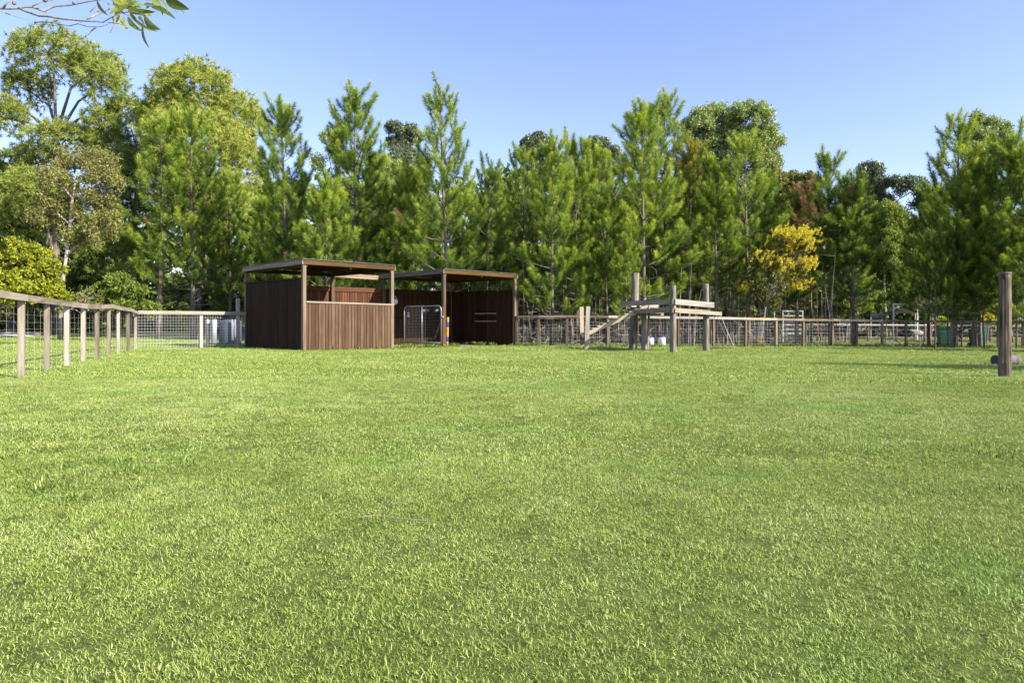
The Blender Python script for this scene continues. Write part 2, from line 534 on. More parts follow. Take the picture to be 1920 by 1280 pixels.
def points_to_instances(name, pos, rotz, tilt, scl, idx, meshes):
    """one mesh of points; a node group sets one clump on each"""
    me = bpy.data.meshes.new(name)
    me.vertices.add(len(pos)); me.vertices.foreach_set('co', np.ascontiguousarray(pos, dtype=np.float32).ravel())
    rot = np.stack([tilt[:, 0], tilt[:, 1], rotz], 1).astype(np.float32)
    a = me.attributes.new('rot', 'FLOAT_VECTOR', 'POINT'); a.data.foreach_set('vector', rot.ravel())
    sc3 = np.ascontiguousarray(scl, dtype=np.float32)
    a = me.attributes.new('scl', 'FLOAT_VECTOR', 'POINT'); a.data.foreach_set('vector', sc3.ravel())
    a = me.attributes.new('idx', 'INT', 'POINT'); a.data.foreach_set('value', np.ascontiguousarray(idx, dtype=np.int32))
    o = link_mesh(name, me)
    ng = bpy.data.node_groups.new(name + ' scatter', 'GeometryNodeTree')
    ng.interface.new_socket('Geometry', in_out='INPUT', socket_type='NodeSocketGeometry')
    ng.interface.new_socket('Geometry', in_out='OUTPUT', socket_type='NodeSocketGeometry')
    N = ng.nodes; L = ng.links
    gi = N.new('NodeGroupInput'); go = N.new('NodeGroupOutput')
    iop = N.new('GeometryNodeInstanceOnPoints')
    jn = N.new('GeometryNodeJoinGeometry')
    # join keeps the order in which links were made last-first; feed them reversed
    for me_ in reversed(meshes):
        so = bpy.data.objects.new(me_.name, me_)
        oi = N.new('GeometryNodeObjectInfo'); oi.inputs['Object'].default_value = so
        oi.inputs['As Instance'].default_value = True
        L.new(oi.outputs['Geometry'], jn.inputs[0])
    def attr(nm, ty):
        q = N.new('GeometryNodeInputNamedAttribute'); q.data_type = ty; q.inputs['Name'].default_value = nm
        return q.outputs['Attribute']
    L.new(gi.outputs[0], iop.inputs['Points'])
    L.new(jn.outputs[0], iop.inputs['Instance'])
    iop.inputs['Pick Instance'].default_value = True
    L.new(attr('idx', 'INT'), iop.inputs['Instance Index'])
    e2r = N.new('FunctionNodeEulerToRotation')
    L.new(attr('rot', 'FLOAT_VECTOR'), e2r.inputs[0])
    L.new(e2r.outputs[0], iop.inputs['Rotation'])
    L.new(attr('scl', 'FLOAT_VECTOR'), iop.inputs['Scale'])
    L.new(iop.outputs[0], go.inputs[0])
    md = o.modifiers.new('scatter', 'NODES'); md.node_group = ng
    return o

def value_noise(x, y, s, seed):
    r = np.random.default_rng(seed); g = r.random((256, 256))
    xi = x / s + 100; yi = y / s + 100
    x0 = np.floor(xi).astype(int); y0 = np.floor(yi).astype(int)
    fx = xi - x0; fy = yi - y0
    fx = fx * fx * (3 - 2 * fx); fy = fy * fy * (3 - 2 * fy)
    a = g[x0 % 256, y0 % 256]; b = g[(x0 + 1) % 256, y0 % 256]; c = g[x0 % 256, (y0 + 1) % 256]; d = g[(x0 + 1) % 256, (y0 + 1) % 256]
    return (a * (1 - fx) + b * fx) * (1 - fy) + (c * (1 - fx) + d * fx) * fy

def build_lawn(feet=()):
    r = np.random.default_rng(11)
    sets = []
    # (near, far, clumps per square metre, first mesh, number of meshes, scale range)
    for (y0, y1, dens, i0, ni, s0, s1) in ((-0.5, 4.2, 500, 0, 4, .75, 1.25), (4.0, 10.5, 140, 4, 4, .8, 1.25), (10.2, 24, 48, 8, 4, .8, 1.3), (23.5, 52, 15, 8, 4, 1.1, 1.9)):
        n = int(dens * (y1 - y0) * (2 * (0.80 * y1 + 5.5)))
        y = r.uniform(y0, y1, n); x = r.uniform(-1, 1, n) * (0.80 * y1 + 5.5)
        k = np.abs(x) < 0.80 * y + 5.5
        x = x[k]; y = y[k]
        keep = np.ones(len(x), bool)
        # floor of the shelters and the litter under the pines stay bare
        ax = x + 6.5; ay = y - 21.3
        u = ax * .692 + ay * .722; v = -ax * .722 + ay * .692
        keep &= ~((u > 0.05) & (u < 3.3) & (v > .05) & (v < 3.95))
        keep &= ~((u > 5.9) & (u < 9.5) & (v > .25) & (v < 3.95))
        w = np.clip((y - 29.5) / 2.0, 0, 1) * np.clip((x + 7) / 5, 0, 1)
        keep &= r.random(len(x)) > w * (0.55 + 0.5 * value_noise(x, y, 2.5, 4))
        x = x[keep]; y = y[keep]
        n = len(x)
        sc = r.uniform(s0, s1, n)
        tall = value_noise(x, y, 0.8, 1) * .6 + value_noise(x, y, 0.22, 2) * .6
        hz = 0.55 + 0.75 * tall
        weed = r.random(n) < 0.012
        hz = np.where(weed, hz * 1.7, hz)
        ix = i0 + r.integers(0, ni, n)
        # darker broad bladed weeds in loose patches
        patch = value_noise(x, y, 1.1, 6)
        wk = (r.random(n) < .07 * np.clip((patch - .58) * 4, 0, 1)) & (y > 3)
        ix = np.where(wk, 12 + (i0 > 4), ix); hz = np.where(wk, 1.3, hz)
        sets.append((np.stack([x, y, gz_np(x, y)], 1), r.uniform(0, 6.28, n), r.normal(0, .06, (n, 2)),
                     np.stack([sc, sc, sc * hz], 1), ix))
    # longer unmown tufts round the feet of posts
    if len(feet):
        fx = np.repeat(np.array([f[0] for f in feet]), 9) ; fy = np.repeat(np.array([f[1] for f in feet]), 9)
        n = len(fx); aa = r.uniform(0, 6.28, n); rr_ = r.uniform(.05, .17, n)
        fx = fx + np.cos(aa) * rr_; fy = fy + np.sin(aa) * rr_
        sc = r.uniform(.45, .8, n)
        sets.append((np.stack([fx, fy, gz_np(fx, fy)], 1), r.uniform(0, 6.28, n), r.normal(0, .15, (n, 2)),
                     np.stack([sc, sc, sc * r.uniform(2.2, 4.6, n)], 1), np.full(n, 5)))
    pos = np.concatenate([s[0] for s in sets]); rz = np.concatenate([s[1] for s in sets])
    ti = np.concatenate([s[2] for s in sets]); sc = np.concatenate([s[3] for s in sets]); ix = np.concatenate([s[4] for s in sets])
    meshes = []
    for k in range(4): meshes.append(grass_clump('grass clump', 120, .085, .006, .018, .0019, 100 + k))
    for k in range(4): meshes.append(grass_clump('grass clump', 165, .16, .008, .021, .0029, 200 + k))
    for k in range(4): meshes.append(grass_clump('grass clump', 190, .30, .014, .034, .0062, 300 + k))
    meshes.append(grass_clump('weed clump', 36, .08, .014, .034, .0055, 401, lean=(20, 75), dark=-.22))
    meshes.append(grass_clump('weed clump', 50, .12, .018, .045, .009, 402, lean=(20, 75), dark=-.22))
    o = points_to_instances('grass', pos, rz, ti, sc, ix, meshes)
    tag(o, 'short mown green lawn covering the whole paddock', 'grass', kind='stuff')
    return o
# ------------------------------------------------------------------ horse shelter: two roofs on one long back wall
UU = Vector((.692, .722, 0)).normalized()
VV = Vector((-UU.y, UU.x, 0))
SA = Vector((-6.5, 21.3, 0))
def S(u, v, z):
    p = SA + UU * u + VV * v
    return Vector((p.x, p.y, z))
def gS(u, v):
    p = SA + UU * u + VV * v
    return gz(p.x, p.y)
L1, W1, G0, G1 = 3.35, 3.95, 5.72, 9.55
ROOF = 2.70
WALL = 2.18
ROT_U = Matrix((UU, Vector((0, 0, 1)).cross(UU) * -1, Vector((0, 0, 1)))).transposed()
def rot_vertical(xdir):
    x = Vector(xdir).normalized(); z = Vector((0, 0, 1)); y = z.cross(x)
    return Matrix((x, y, z)).transposed()

shed = thing('horse_shelter', 'dark stained timber horse shelter with two flat corrugated roofs joined by one back wall', 'shelter', (SA.x, SA.y, gz(SA.x, SA.y)))
rs = random.Random(21)
PW = 0.115
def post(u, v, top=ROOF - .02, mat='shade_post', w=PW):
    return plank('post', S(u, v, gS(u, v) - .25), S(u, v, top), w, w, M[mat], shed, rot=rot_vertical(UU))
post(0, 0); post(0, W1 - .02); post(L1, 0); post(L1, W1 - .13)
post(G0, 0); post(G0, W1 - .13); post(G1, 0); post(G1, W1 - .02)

def wall(a, b, top, out, mat, name='wall', pitch=.1165, rails=(.35, 1.05), girt_in=True, start=.07, end=.07, cap=True, topboard=False):
    """boards between plan points a and b (shelter coordinates); out = +1/-1 side on which they are nailed"""
    pa = S(a[0], a[1], 0); pb = S(b[0], b[1], 0)
    d = (pb - pa); ln = d.length; d.normalize()
    nrm = Vector((0, 0, 1)).cross(d) * out
    m = MB()
    for z in rails:
        m.beam(pa + d * .06 + Vector((0, 0, z)), pb - d * .06 + Vector((0, 0, z)), .045, .09)
    # added dark sheet standing in for the shade behind the board joints
    m.beam(pa + d * .03 + nrm * .0235 + Vector((0, 0, 0)) + Vector((0, 0, (top + gz(pa.x, pa.y)) / 2)), pb - d * .03 + nrm * .0235 + Vector((0, 0, (top + gz(pb.x, pb.y)) / 2)), .001, top - gz(pa.x, pa.y) - .12)
    w = m.build(name, M['stained'], shed)
    n = int((ln - start - end) / pitch)
    pitch = (ln - start - end) / n
    for k in range(n):
        s = start + (k + .5) * pitch
        c = pa + d * s + nrm * (.0355 + rs.uniform(0, .005))
        g = gz(c.x, c.y)
        plank('board', Vector((c.x, c.y, g + .02 + rs.uniform(-.01, .02))), Vector((c.x, c.y, top - .012 + rs.uniform(-.006, .004))),
              pitch - .015 - rs.uniform(0, .004), .020, M[mat], w, rot=rot_vertical(d), twist=rs.uniform(-.015, .015))
    return w, pa, pb, d, nrm

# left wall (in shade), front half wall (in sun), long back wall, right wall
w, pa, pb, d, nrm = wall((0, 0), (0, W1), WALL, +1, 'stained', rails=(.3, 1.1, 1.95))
# two slightly sagging cap pieces
mid = (pa + pb) / 2
for (q0, q1, z0, z1) in ((pa + d * .05, mid - d * .002, WALL + .03, WALL + .012), (mid + d * .002, pb, WALL + .012, WALL + .022)):
    plank('cap_rail', q0 + Vector((0, 0, z0)), q1 + Vector((0, 0, z1)), .15, .045, M['stained'], w)
FRONT = 1.43
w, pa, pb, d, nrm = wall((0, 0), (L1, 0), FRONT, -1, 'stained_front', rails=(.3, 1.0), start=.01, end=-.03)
plank('cap_rail', pa + d * .06 + Vector((0, 0, FRONT + .04)), pb + d * .06 + Vector((0, 0, FRONT + .005)), .15, .05, M['grey_timber'], w)
w, pa, pb, d, nrm = wall((0, W1), (5.9, W1), WALL, -1, 'redwood', rails=(.95,))
wall((5.9, W1), (G1, W1), WALL, -1, 'stained', rails=(.95,))  # switch to darker boards paints in the shade under the right roof
for (s0, s1) in ((.06, 2.95), (2.956, 5.9), (5.906, 9.49)):
    plank('top_board', pa + d * s0 + nrm * .072 + Vector((0, 0, WALL - .07)), pa + d * s1 + nrm * .072 + Vector((0, 0, WALL - .07)), .045, .17, M['redwood' if s1 < 5.95 else 'stained'], w)
plank('mid_rail', S(6.0, W1 - .065, .98), S(G1 - .1, W1 - .065, .98), .04, .10, M['stained'], w)
w, pa, pb, d, nrm = wall((G1, 0), (G1, W1), WALL, +1, 'stained', rails=(.25, 1.02, 2.08))
for s in (.95, 1.75, 2.9):
    q = pa + d * s + nrm * .072
    plank('stud', Vector((q.x, q.y, gz(q.x, q.y))), Vector((q.x, q.y, WALL - .02)), .09, .045, M['stained'], w, rot=rot_vertical(d))
for z in (.85, 1.18):
    q0 = pa + d * .98 + nrm * .13; q1 = pa + d * 2.2 + nrm * .13
    plank('shelf_board', q0 + Vector((0, 0, z)), q1 + Vector((0, 0, z)), .14, .06, M['brown_post'], w)

# roofs: corrugated sheet, fascia boards, purlins, ridge-less and nearly level
def roof(u0, u1):
    m = MB()
    pitch = .076; nper = 8
    o_ = .09
    nu = int((u1 - u0 + 2 * o_) / pitch * nper)
    top = ROOF + .085
    vs = []
    for v, dz in ((-.12, .02), (W1 + .12, -.02)):
        for k in range(nu + 1):
            u = u0 - o_ + (u1 - u0 + 2 * o_) * k / nu
            vs.append(S(u, v, top + dz + .012 * math.cos(2 * math.pi * k / nper)))
    m.add(vs, [(k, k + 1, nu + 2 + k, nu + 1 + k) for k in range(nu)])
    r = m.build('roof_sheet', M['iron'], shed)
    so = r.modifiers.new('thickness', 'SOLIDIFY'); so.thickness = .0015
    T = Vector((0, 0, 1))
    z = ROOF + .0
    plank('fascia', S(u0 - .08, -.08, z), S(u1 + .08, -.08, z), .04, .13, M['fascia_gold'], r)
    plank('fascia', S(u0 - .08, W1 + .08, z - .035), S(u1 + .08, W1 + .08, z - .035), .04, .15, M['fascia_gold'], r)
    plank('fascia', S(u0 - .082, -.1, z), S(u0 - .082, W1 + .1, z - .03), .04, .135, M['grey_timber'], r)
    plank('fascia', S(u1 + .082, -.1, z), S(u1 + .082, W1 + .1, z - .03), .04, .135, M['grey_timber'], r)
    for k in range(1, 4):
        v = W1 * k / 4
        plank('purlin', S(u0 - .05, v, z + .022), S(u1 + .05, v, z + .022), .045, .09, M['fascia_gold'], r)
    for u in (u0 + .085, (u0 + u1) / 2, u1 - .085):
        plank('rafter', S(u, -.05, z - .075), S(u, W1 + .05, z - .085), .045, .10, M['fascia_gold'], r)
    return r
roof(0, L1)
roof(G0, G1)
# pale beam that links the roofs along the back
plank('tie_beam', S(L1 + .16, W1, 2.66), S(G0 - .16, W1, 2.64), .05, .17, M['brown_post'], shed)
# knee braces of the open shelter and the red board on its front post
plank('brace', S(G1 - .10, W1 - .12, 2.18), S(G1 - .62, W1 - .12, 2.60), .04, .09, M['brown_post'], shed)
plank('brace', S(G1, W1 - .55, 2.58), S(G1, W1 - .1, 2.10), .04, .10, M['redwood'], shed)
plank('post_board', S(G0 - .075, -.072, gS(G0, 0) - .02), S(G0 - .075, -.072, 1.40), .10, .03, M['redwood'], shed, rot=rot_vertical(UU))
plank('post_board', S(G1 + .082, -.02, gS(G1, 0) - .02), S(G1 + .082, -.02, 2.16), .035, .15, M['redwood'], shed, rot=rot_vertical(UU))

# galvanised gate hung on the open shelter's post
def gate():
    p1 = S(G0 - .14, -.02, 0); p0 = Vector((-4.22, 26.75, 0))
    d = (p1 - p0); ln = d.length; d.normalize()
    zt, zb, rc = 1.43, .06, .16
    def P(s, z): return p0 + d * s + Vector((0, 0, z))
    m = MB()
    path = [P(0, zb - .04)] + [P(0, zt - rc)]
    for k in range(1, 6):
        a = math.pi / 2 * k / 5
        path.append(P(rc - rc * math.cos(a), zt - rc + rc * math.sin(a)))
    for k in range(0, 6):
        a = math.pi / 2 * k / 5
        path.append(P(ln - rc + rc * math.sin(a), zt - rc + rc * math.cos(a)))
    gzv = gz(p1.x, p1.y)
    path.append(P(ln, gzv + .03))
    m.tube(path, .020, 8)
    m.tube([P(0, zb), P(ln, zb)], .021, 8)
    m.tube([P(ln * .49, zb), P(ln * .49, zt)], .019, 8)
    g = m.build('gate', M['galv'], shed, smooth=True)
    g['label'] = 'galvanised steel mesh gate standing half open'
    m = MB()
    nv = 26
    for k in range(1, nv):
        s = ln * k / nv
        m.tube([P(s, zb), P(s, zt)], .0018, 4, cap=False)
    for k in range(1, 12):
        z = zb + (zt - zb) * (k / 12) ** 1.0
        m.tube([P(0, z), P(ln, z)], .0024, 4, cap=False)
    tag(m.build('wire_mesh', M['gate_wire'], g), kind='stuff')
    nrm = Vector((0, 0, 1)).cross(d)
    if nrm.y > 0: nrm = -nrm
    m = MB()
    def bar(s0, s1, z0, z1, off=.012):
        c = P((s0 + s1) / 2, (z0 + z1) / 2) + nrm * off
        m.box(c, (s1 - s0, .006, z1 - z0), rot_vertical(d))
    # small open bracket-shaped plate wired to the mesh
    bar(.17, .30, 1.02, 1.07); bar(.18, .205, 1.07, 1.20); bar(.265, .29, 1.07, 1.20); bar(.205, .265, 1.155, 1.20)
    m.build('name_plate', M['white_paint'], g)
    m = MB()
    for k in range(5):
        c = P(ln * .53 + k * .075, zt - .16); m.box(c, (.011, .010, .09), rot_vertical(d))
    for k in range(4):
        c = P(ln * .84 + k * .065, zt - .17); m.box(c, (.010, .010, .09), rot_vertical(d))
    m.build('mesh_clip', M['white_paint'], g)
    m = MB(); m.tube([P(ln, zt - .42), P(ln + .11, zt - .40)], .022, 6); m.build('hinge', M['galv'], g)
gate()

# feed bag hung on the back wall
def feed_bag():
    c = S(6.25, W1 - .20, 1.72)
    b = thing('feed_bag', 'small grey feed bag hanging on the dark back wall above the gate', 'bag', (c.x, c.y, c.z))
    m = MB()
    prof = [(.07, -.17), (.125, -.15), (.135, -.06), (.12, .02), (.09, .06)]
    m.lathe(c, prof, 12)
    o = m.build('pouch', M['bag'], b, smooth=True)
    o.rotation_euler = (0, 0.1, 0)
    m = MB()
    pts = []
    for k in range(9):
        a = math.pi * k / 8
        pts.append(c + UU * (-.10 * math.cos(a)) + Vector((0, 0, .04 + .13 * math.sin(a))))
    m.tube(pts, .016, 6)
    m.build('handle', M['bag'], b, smooth=True)
feed_bag()

# striped pole leaning in the doorway of the open shelter
def striped_pole():
    q = S(G0 + .30, .16, 0); g = gz(q.x, q.y)
    b = thing('jump_pole', 'yellow and blue striped pole standing upright behind the front post of the open shelter', 'pole', (q.x, q.y, g))
    top = 1.10
    for k, c in enumerate(('yellow', 'blue', 'yellow', 'yellow', 'blue', 'yellow')):
        z0 = g + .04 + k * .185; 
        m = MB(); m.lathe((q.x + .004 * k, q.y, z0), [(.049, 0), (.051, .01), (.051, .17), (.049, .182)], 14)
        o = m.build('band', M[c + '_paint'], b, smooth=True)
        o['label'] = c + ' painted band'
striped_pole()
# ------------------------------------------------------------------ fences
rf = random.Random(5)

def mesh_bay(name, parent, p0, p1, z0a, z1a, z0b, z1b, nv, nh, rad, low_dense=False):
    """one bay of wire between plan points, bottom/top heights at either end"""
    m = MB()
    p0 = Vector((p0[0], p0[1], 0)); p1 = Vector((p1[0], p1[1], 0))
    def P(s, t):
        q = p0.lerp(p1, s)
        za = z0a + (z1a - z0a) * t; zb = z0b + (z1b - z0b) * t
        return Vector((q.x, q.y, za + (zb - za) * s))
    ts = [k / nh for k in range(nh + 1)]
    if low_dense: ts = [t ** 1.35 for t in ts]
    for t in ts:
        sag = rf.uniform(-.012, .012)
        m.tube([P(0, t), P(.5, t) + Vector((0, 0, sag)), P(1, t)], rad, 4, cap=False)
    for k in range(nv):
        s = (k + .5) / nv
        m.tube([P(s, 0), P(s, 1)], rad * .85, 4, cap=False)
    return tag(m.build(name, M['wire'], parent), kind='stuff')

# --- long fence on the left, running away from the viewer
def left_fence():
    pix = [(40, 708, 553), (88, 691, 560), (125, 683, 566), (156, 679.5, 570), (182, 671.5, 571.5), (204, 664, 570.5), (222, 661, 575), (240, 658.5, 578), (254.5, 656.5, 584.5)]
    mats = ['grey_timber', 'grey_timber', 'pale_timber', 'pale_timber', 'grey_timber', 'grey_timber', 'pale_timber', 'grey_timber', 'pale_timber']
    base = []
    # project the bases on a smooth line
    p_first = on_ground(40, 708); p_last = on_ground(254.5, 656)
    dirv = (p_last - p_first); dirv.z = 0; dirv.normalize()
    for (px, py, pt) in pix:
        # intersection of the pixel column with the fence line
        k = (px - 960) / FPX
        # p_first.x + t*dx = k*(p_first.y + t*dy)
        t = (k * p_first.y - p_first.x) / (dirv.x - k * dirv.y)
        q = p_first + dirv * t
        top = CAM_Z + (600 - pt) / FPX * q.y
        base.append((q.x, q.y, gz(q.x, q.y), top))
    # one more post towards the viewer, outside the frame
    q = p_first - dirv * 2.0
    base.insert(0, (q.x, q.y, gz(q.x, q.y), base[0][3] + .03)); mats.insert(0, 'brown_post')
    q = p_first - dirv * 4.1
    base.insert(0, (q.x, q.y, gz(q.x, q.y), base[0][3] + .0)); mats.insert(0, 'brown_post')
    f = thing('post_and_rail_fence', 'weathered grey post and rail fence with wire netting running back along the left', 'fence', (base[0][0], base[0][1], base[0][2]))
    side = Vector((-dirv.y, dirv.x, 0))          # towards the far paddock
    if side.x > 0: side = -side
    rot = rot_vertical(dirv)
    for (b, mt) in zip(base, mats):
        plank('post', (b[0], b[1], b[2] - .2), (b[0], b[1], b[3] - .012), .085, .075, M[mt], f, rot=rot, twist=rf.uniform(-.06, .06))
    for k in range(len(base) - 1):
        a, c = base[k], base[k + 1]
        pa = Vector((a[0], a[1], a[3] - .045)) - side * .068
        pc = Vector((c[0], c[1], c[3] - .045)) - side * .068
        d = (pc - pa).normalized()
        plank('rail', pa + d * .002, pc - d * .002, .04, .095, M['grey_timber'], f, twist=rf.uniform(-.03, .03))
        ln = (pc - pa).length
        mesh_bay('wire_netting', f, Vector(a[:2] + (0,)).to_2d() + side.to_2d() * .05, Vector(c[:2] + (0,)).to_2d() + side.to_2d() * .05,
                 a[2] + .03, a[3] - .17, c[2] + .03, c[3] - .17, max(2, int(ln / .30)), 9, .0008)
    return base[-1]
LF_END = left_fence()

# --- short fence between that corner and the shelter
def front_fence():
    c = LF_END
    D = S(-.06, W1 - .1, 0)
    f = thing('post_and_rail_fence', 'short pale timber fence with square wire mesh between the left corner and the shelter', 'fence', (c[0], c[1], c[2]))
    p0 = Vector((c[0], c[1], 0)); p1 = Vector((D.x, D.y, 0))
    d = (p1 - p0).normalized(); rot = rot_vertical(d)
    def pos(px):
        k = (px - 960) / FPX
        t = (k * p0.y - p0.x) / (d.x - k * d.y)
        return p0 + d * t
    ztop0 = CAM_Z + (600 - 582) / FPX * p0.y; ztop1 = CAM_Z + (600 - 584.5) / FPX * p1.y
    def zt(p):
        s = (p - p0).length / (p1 - p0).length
        return ztop0 + (ztop1 - ztop0) * s
    posts = [pos(378.5), pos(448)]
    for k, p in enumerate(posts):
        q = p + Vector((d.y, -d.x, 0)) * (-.075)
        top = zt(p) - .01 if k == 0 else CAM_Z + (600 - 559) / FPX * p.y
        plank('post', (q.x, q.y, gz(q.x, q.y) - .2), (q.x, q.y, top), .105, .09, M['pale_timber'], f, rot=rot)
    st = [p0 + d * .06] + posts[:1] + [posts[1]] + [p1]
    for k in ((0, 1), (1, 3)):
        a, b = st[k[0]], st[k[1]]
        plank('rail', Vector((a.x, a.y, zt(a) - .055)) + d * .002, Vector((b.x, b.y, zt(b) - .055)) - d * .002, .04, .11, M['pale_timber'], f)
    for a, b in zip(st[:-1], st[1:]):
        ln = (b - a).length
        off = Vector((-d.y, d.x, 0)) * .03
        mesh_bay('wire_netting', f, (a + off)[:2], (b + off)[:2], gz(a.x, a.y) + .02, zt(a) - .12, gz(b.x, b.y) + .02, zt(b) - .12, max(3, int(ln / .085)), 12, .0026)
front_fence()

# --- long fence across the back
BACK = []
def back_fence():
    px = [(969, 28.1), (1009.5, 27.9), (1063, 27.8), (1140, 27.9), (1210, 28.0), (1272, 28.2), (1338, 28.6), (1398, 29.2), (1455, 29.9), (1506, 30.5), (1561, 31.0), (1606, 31.3), (1654, 31.4), (1699, 31.3), (1741, 31.2), (1784, 30.8), (1825, 30.3), (1872, 29.9), (1918, 29.5), (1965, 29.2), (2015, 29.0)]
    rail_y = lambda x: float(np.interp(x, [900, 1000, 1100, 1340, 1500, 1745, 1920, 2020], [592, 591.5, 591, 594, 597.5, 600.5, 601.5, 602]))
    pts = []
    for (x, dd) in px:
        q = ground_at(x, dd)
        pts.append((q.x, q.y, q.z, CAM_Z + (600 - rail_y(x)) / FPX * dd))
    BACK.extend(pts)
    f = thing('post_and_rail_fence', 'long timber fence with wire mesh crossing behind the timber platform below the pines', 'fence', (pts[0][0], pts[0][1], pts[0][2]))
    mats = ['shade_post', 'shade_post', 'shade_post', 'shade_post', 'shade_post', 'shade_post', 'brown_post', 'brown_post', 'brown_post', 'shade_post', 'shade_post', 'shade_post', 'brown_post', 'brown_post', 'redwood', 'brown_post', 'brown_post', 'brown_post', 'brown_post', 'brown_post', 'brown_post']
    for k, p in enumerate(pts):
        d = Vector((pts[min(k + 1, len(pts) - 1)][0] - pts[max(k - 1, 0)][0], pts[min(k + 1, len(pts) - 1)][1] - pts[max(k - 1, 0)][1], 0)).normalized()
        plank('post', (p[0], p[1], p[2] - .2), (p[0], p[1], p[3] - .01), .095, .095, M[mats[k]], f, rot=rot_vertical(d), twist=rf.uniform(-.08, .08))
    rail_m = ['shade_post', 'brown_post', 'brown_post', 'new_timber', 'pale_timber', 'pale_timber', 'pale_timber', 'new_timber', 'brown_post', 'brown_post', 'new_timber', 'new_timber', 'brown_post', 'brown_post', 'brown_post', 'brown_post', 'brown_post', 'redwood', 'brown_post', 'brown_post']
    for k in range(len(pts) - 1):
        a = Vector((pts[k][0], pts[k][1], pts[k][3] - .045)); b = Vector((pts[k + 1][0], pts[k + 1][1], pts[k + 1][3] - .045))
        d = (b - a).normalized()
        n = Vector((d.y, -d.x, 0)) * .07
        plank('rail', a + n + d * .002, b + n - d * .002, .04, .095, M[rail_m[k]], f, twist=rf.uniform(-.04, .04))
        n2 = Vector((-d.y, d.x, 0)) * .055
        ln = (b - a).length
        mesh_bay('wire_netting', f, (a + n2)[:2], (b + n2)[:2], pts[k][2] + .03, pts[k][3] - .14, pts[k + 1][2] + .03, pts[k + 1][3] - .14, max(4, int(ln / .16)), 9, .0017)
back_fence()

# --- second, thinner fence further back with a white tape along its top
def rear_fence():
    px = [1150, 1225, 1300, 1368, 1437, 1480, 1533, 1589, 1628, 1681, 1735, 1765, 1800, 1858, 1887, 1940, 2010]
    D = 42.0
    q0 = ground_at(px[0], D)
    f = thing('tape_fence', 'thin post fence with white tape standing behind the long timber fence', 'fence', tuple(q0))
    pr = None
    top = 1.12
    m = MB()
    for k, x in enumerate(px):
        q = ground_at(x, D + .03 * k)
        plank('post', (q.x, q.y, q.z - .2), (q.x, q.y, q.z + top + rf.uniform(-.03, .05)), .10, .10, M['shade_post' if k % 3 else 'redwood'], f)
        p = Vector((q.x, q.y - .06, q.z + top - .08))
        if pr is not None:
            plank('tape', pr, p, .008, .055, M['white_paint'], f)
            for z in (.28, .5, .75, .95):
                m.tube([pr + Vector((0, 0, z - top + .08)), p + Vector((0, 0, z - top + .08))], .005, 4, cap=False)
        pr = p
    tag(m.build('wire', M['wire'], f), kind='stuff')
rear_fence()

# ------------------------------------------------------------------ round timber posts
def round_post(name, x, y, z0, z1, r0, r1, mat, parent=None, seed=0, lean=(0, 0), n=14, rings=10, groove=.05, cracks=()):
    rr = random.Random(seed)
    m = MB()
    ph = [rr.uniform(0, 6.28) for _ in range(4)]
    for i in range(rings + 1):
        t = i / rings
        z = z0 + (z1 - z0) * t
        r = r0 + (r1 - r0) * t
        if i == 0: r *= 1.02
        for k in range(n):
            a = 2 * math.pi * k / n
            q = 1 + groove * math.sin(2 * a + ph[0] + t) + groove * .8 * math.sin(5 * a + ph[1] + 2 * t) + rr.uniform(-.018, .018)
            for (ck, c0, c1, cd) in cracks:
                if k == ck and c0 <= t <= c1: q -= cd
            m.v.append((x + lean[0] * t + r * q * math.cos(a), y + lean[1] * t + r * q * math.sin(a), z))
    for i in range(rings):
        for k in range(n):
            k2 = (k + 1) % n
            m.f.append((i * n + k, i * n + k2, (i + 1) * n + k2, (i + 1) * n + k))
    e = rings * n
    m.v.append((x + lean[0], y + lean[1], z1 + .012))
    for k in range(n): m.f.append((e + k, e + (k + 1) % n, e + n))
    return m.build(name, mat, parent, smooth=True)

# tall weathered post on the right
q = on_ground(1884, 708)
tp = thing('timber_post', 'tall weathered round timber post standing alone in the grass near the right', 'post', tuple(q))
round_post('post_body', q.x, q.y, q.z - .1, CAM_Z + (600 - 513) / FPX * q.y, .094, .090, bark_mat('old post wood', (.020, .015, .010), (.175, .138, .098), scale=(16, 16, 1.5)), tp, seed=3, n=44, rings=24, groove=.03, cracks=((32, .0, .72, .16), (35, .15, .5, .12), (28, .55, 1, .12), (38, .3, .85, .10)))
# grey strip of wood left proud on its left side, and the pale cut top
m = MB(); zt = CAM_Z + (600 - 513) / FPX * q.y
m.beam((q.x - .066, q.y - .058, q.z + .25), (q.x - .063, q.y - .056, zt - .10), .022, .012)
m.build('side_strip', M['brown_post'], tp)
m = MB(); m.lathe((q.x, q.y, zt - .004), [(.097, 0), (.099, .008), (.092, .026)], 22); m.build('cap', M['grey_timber'], tp)

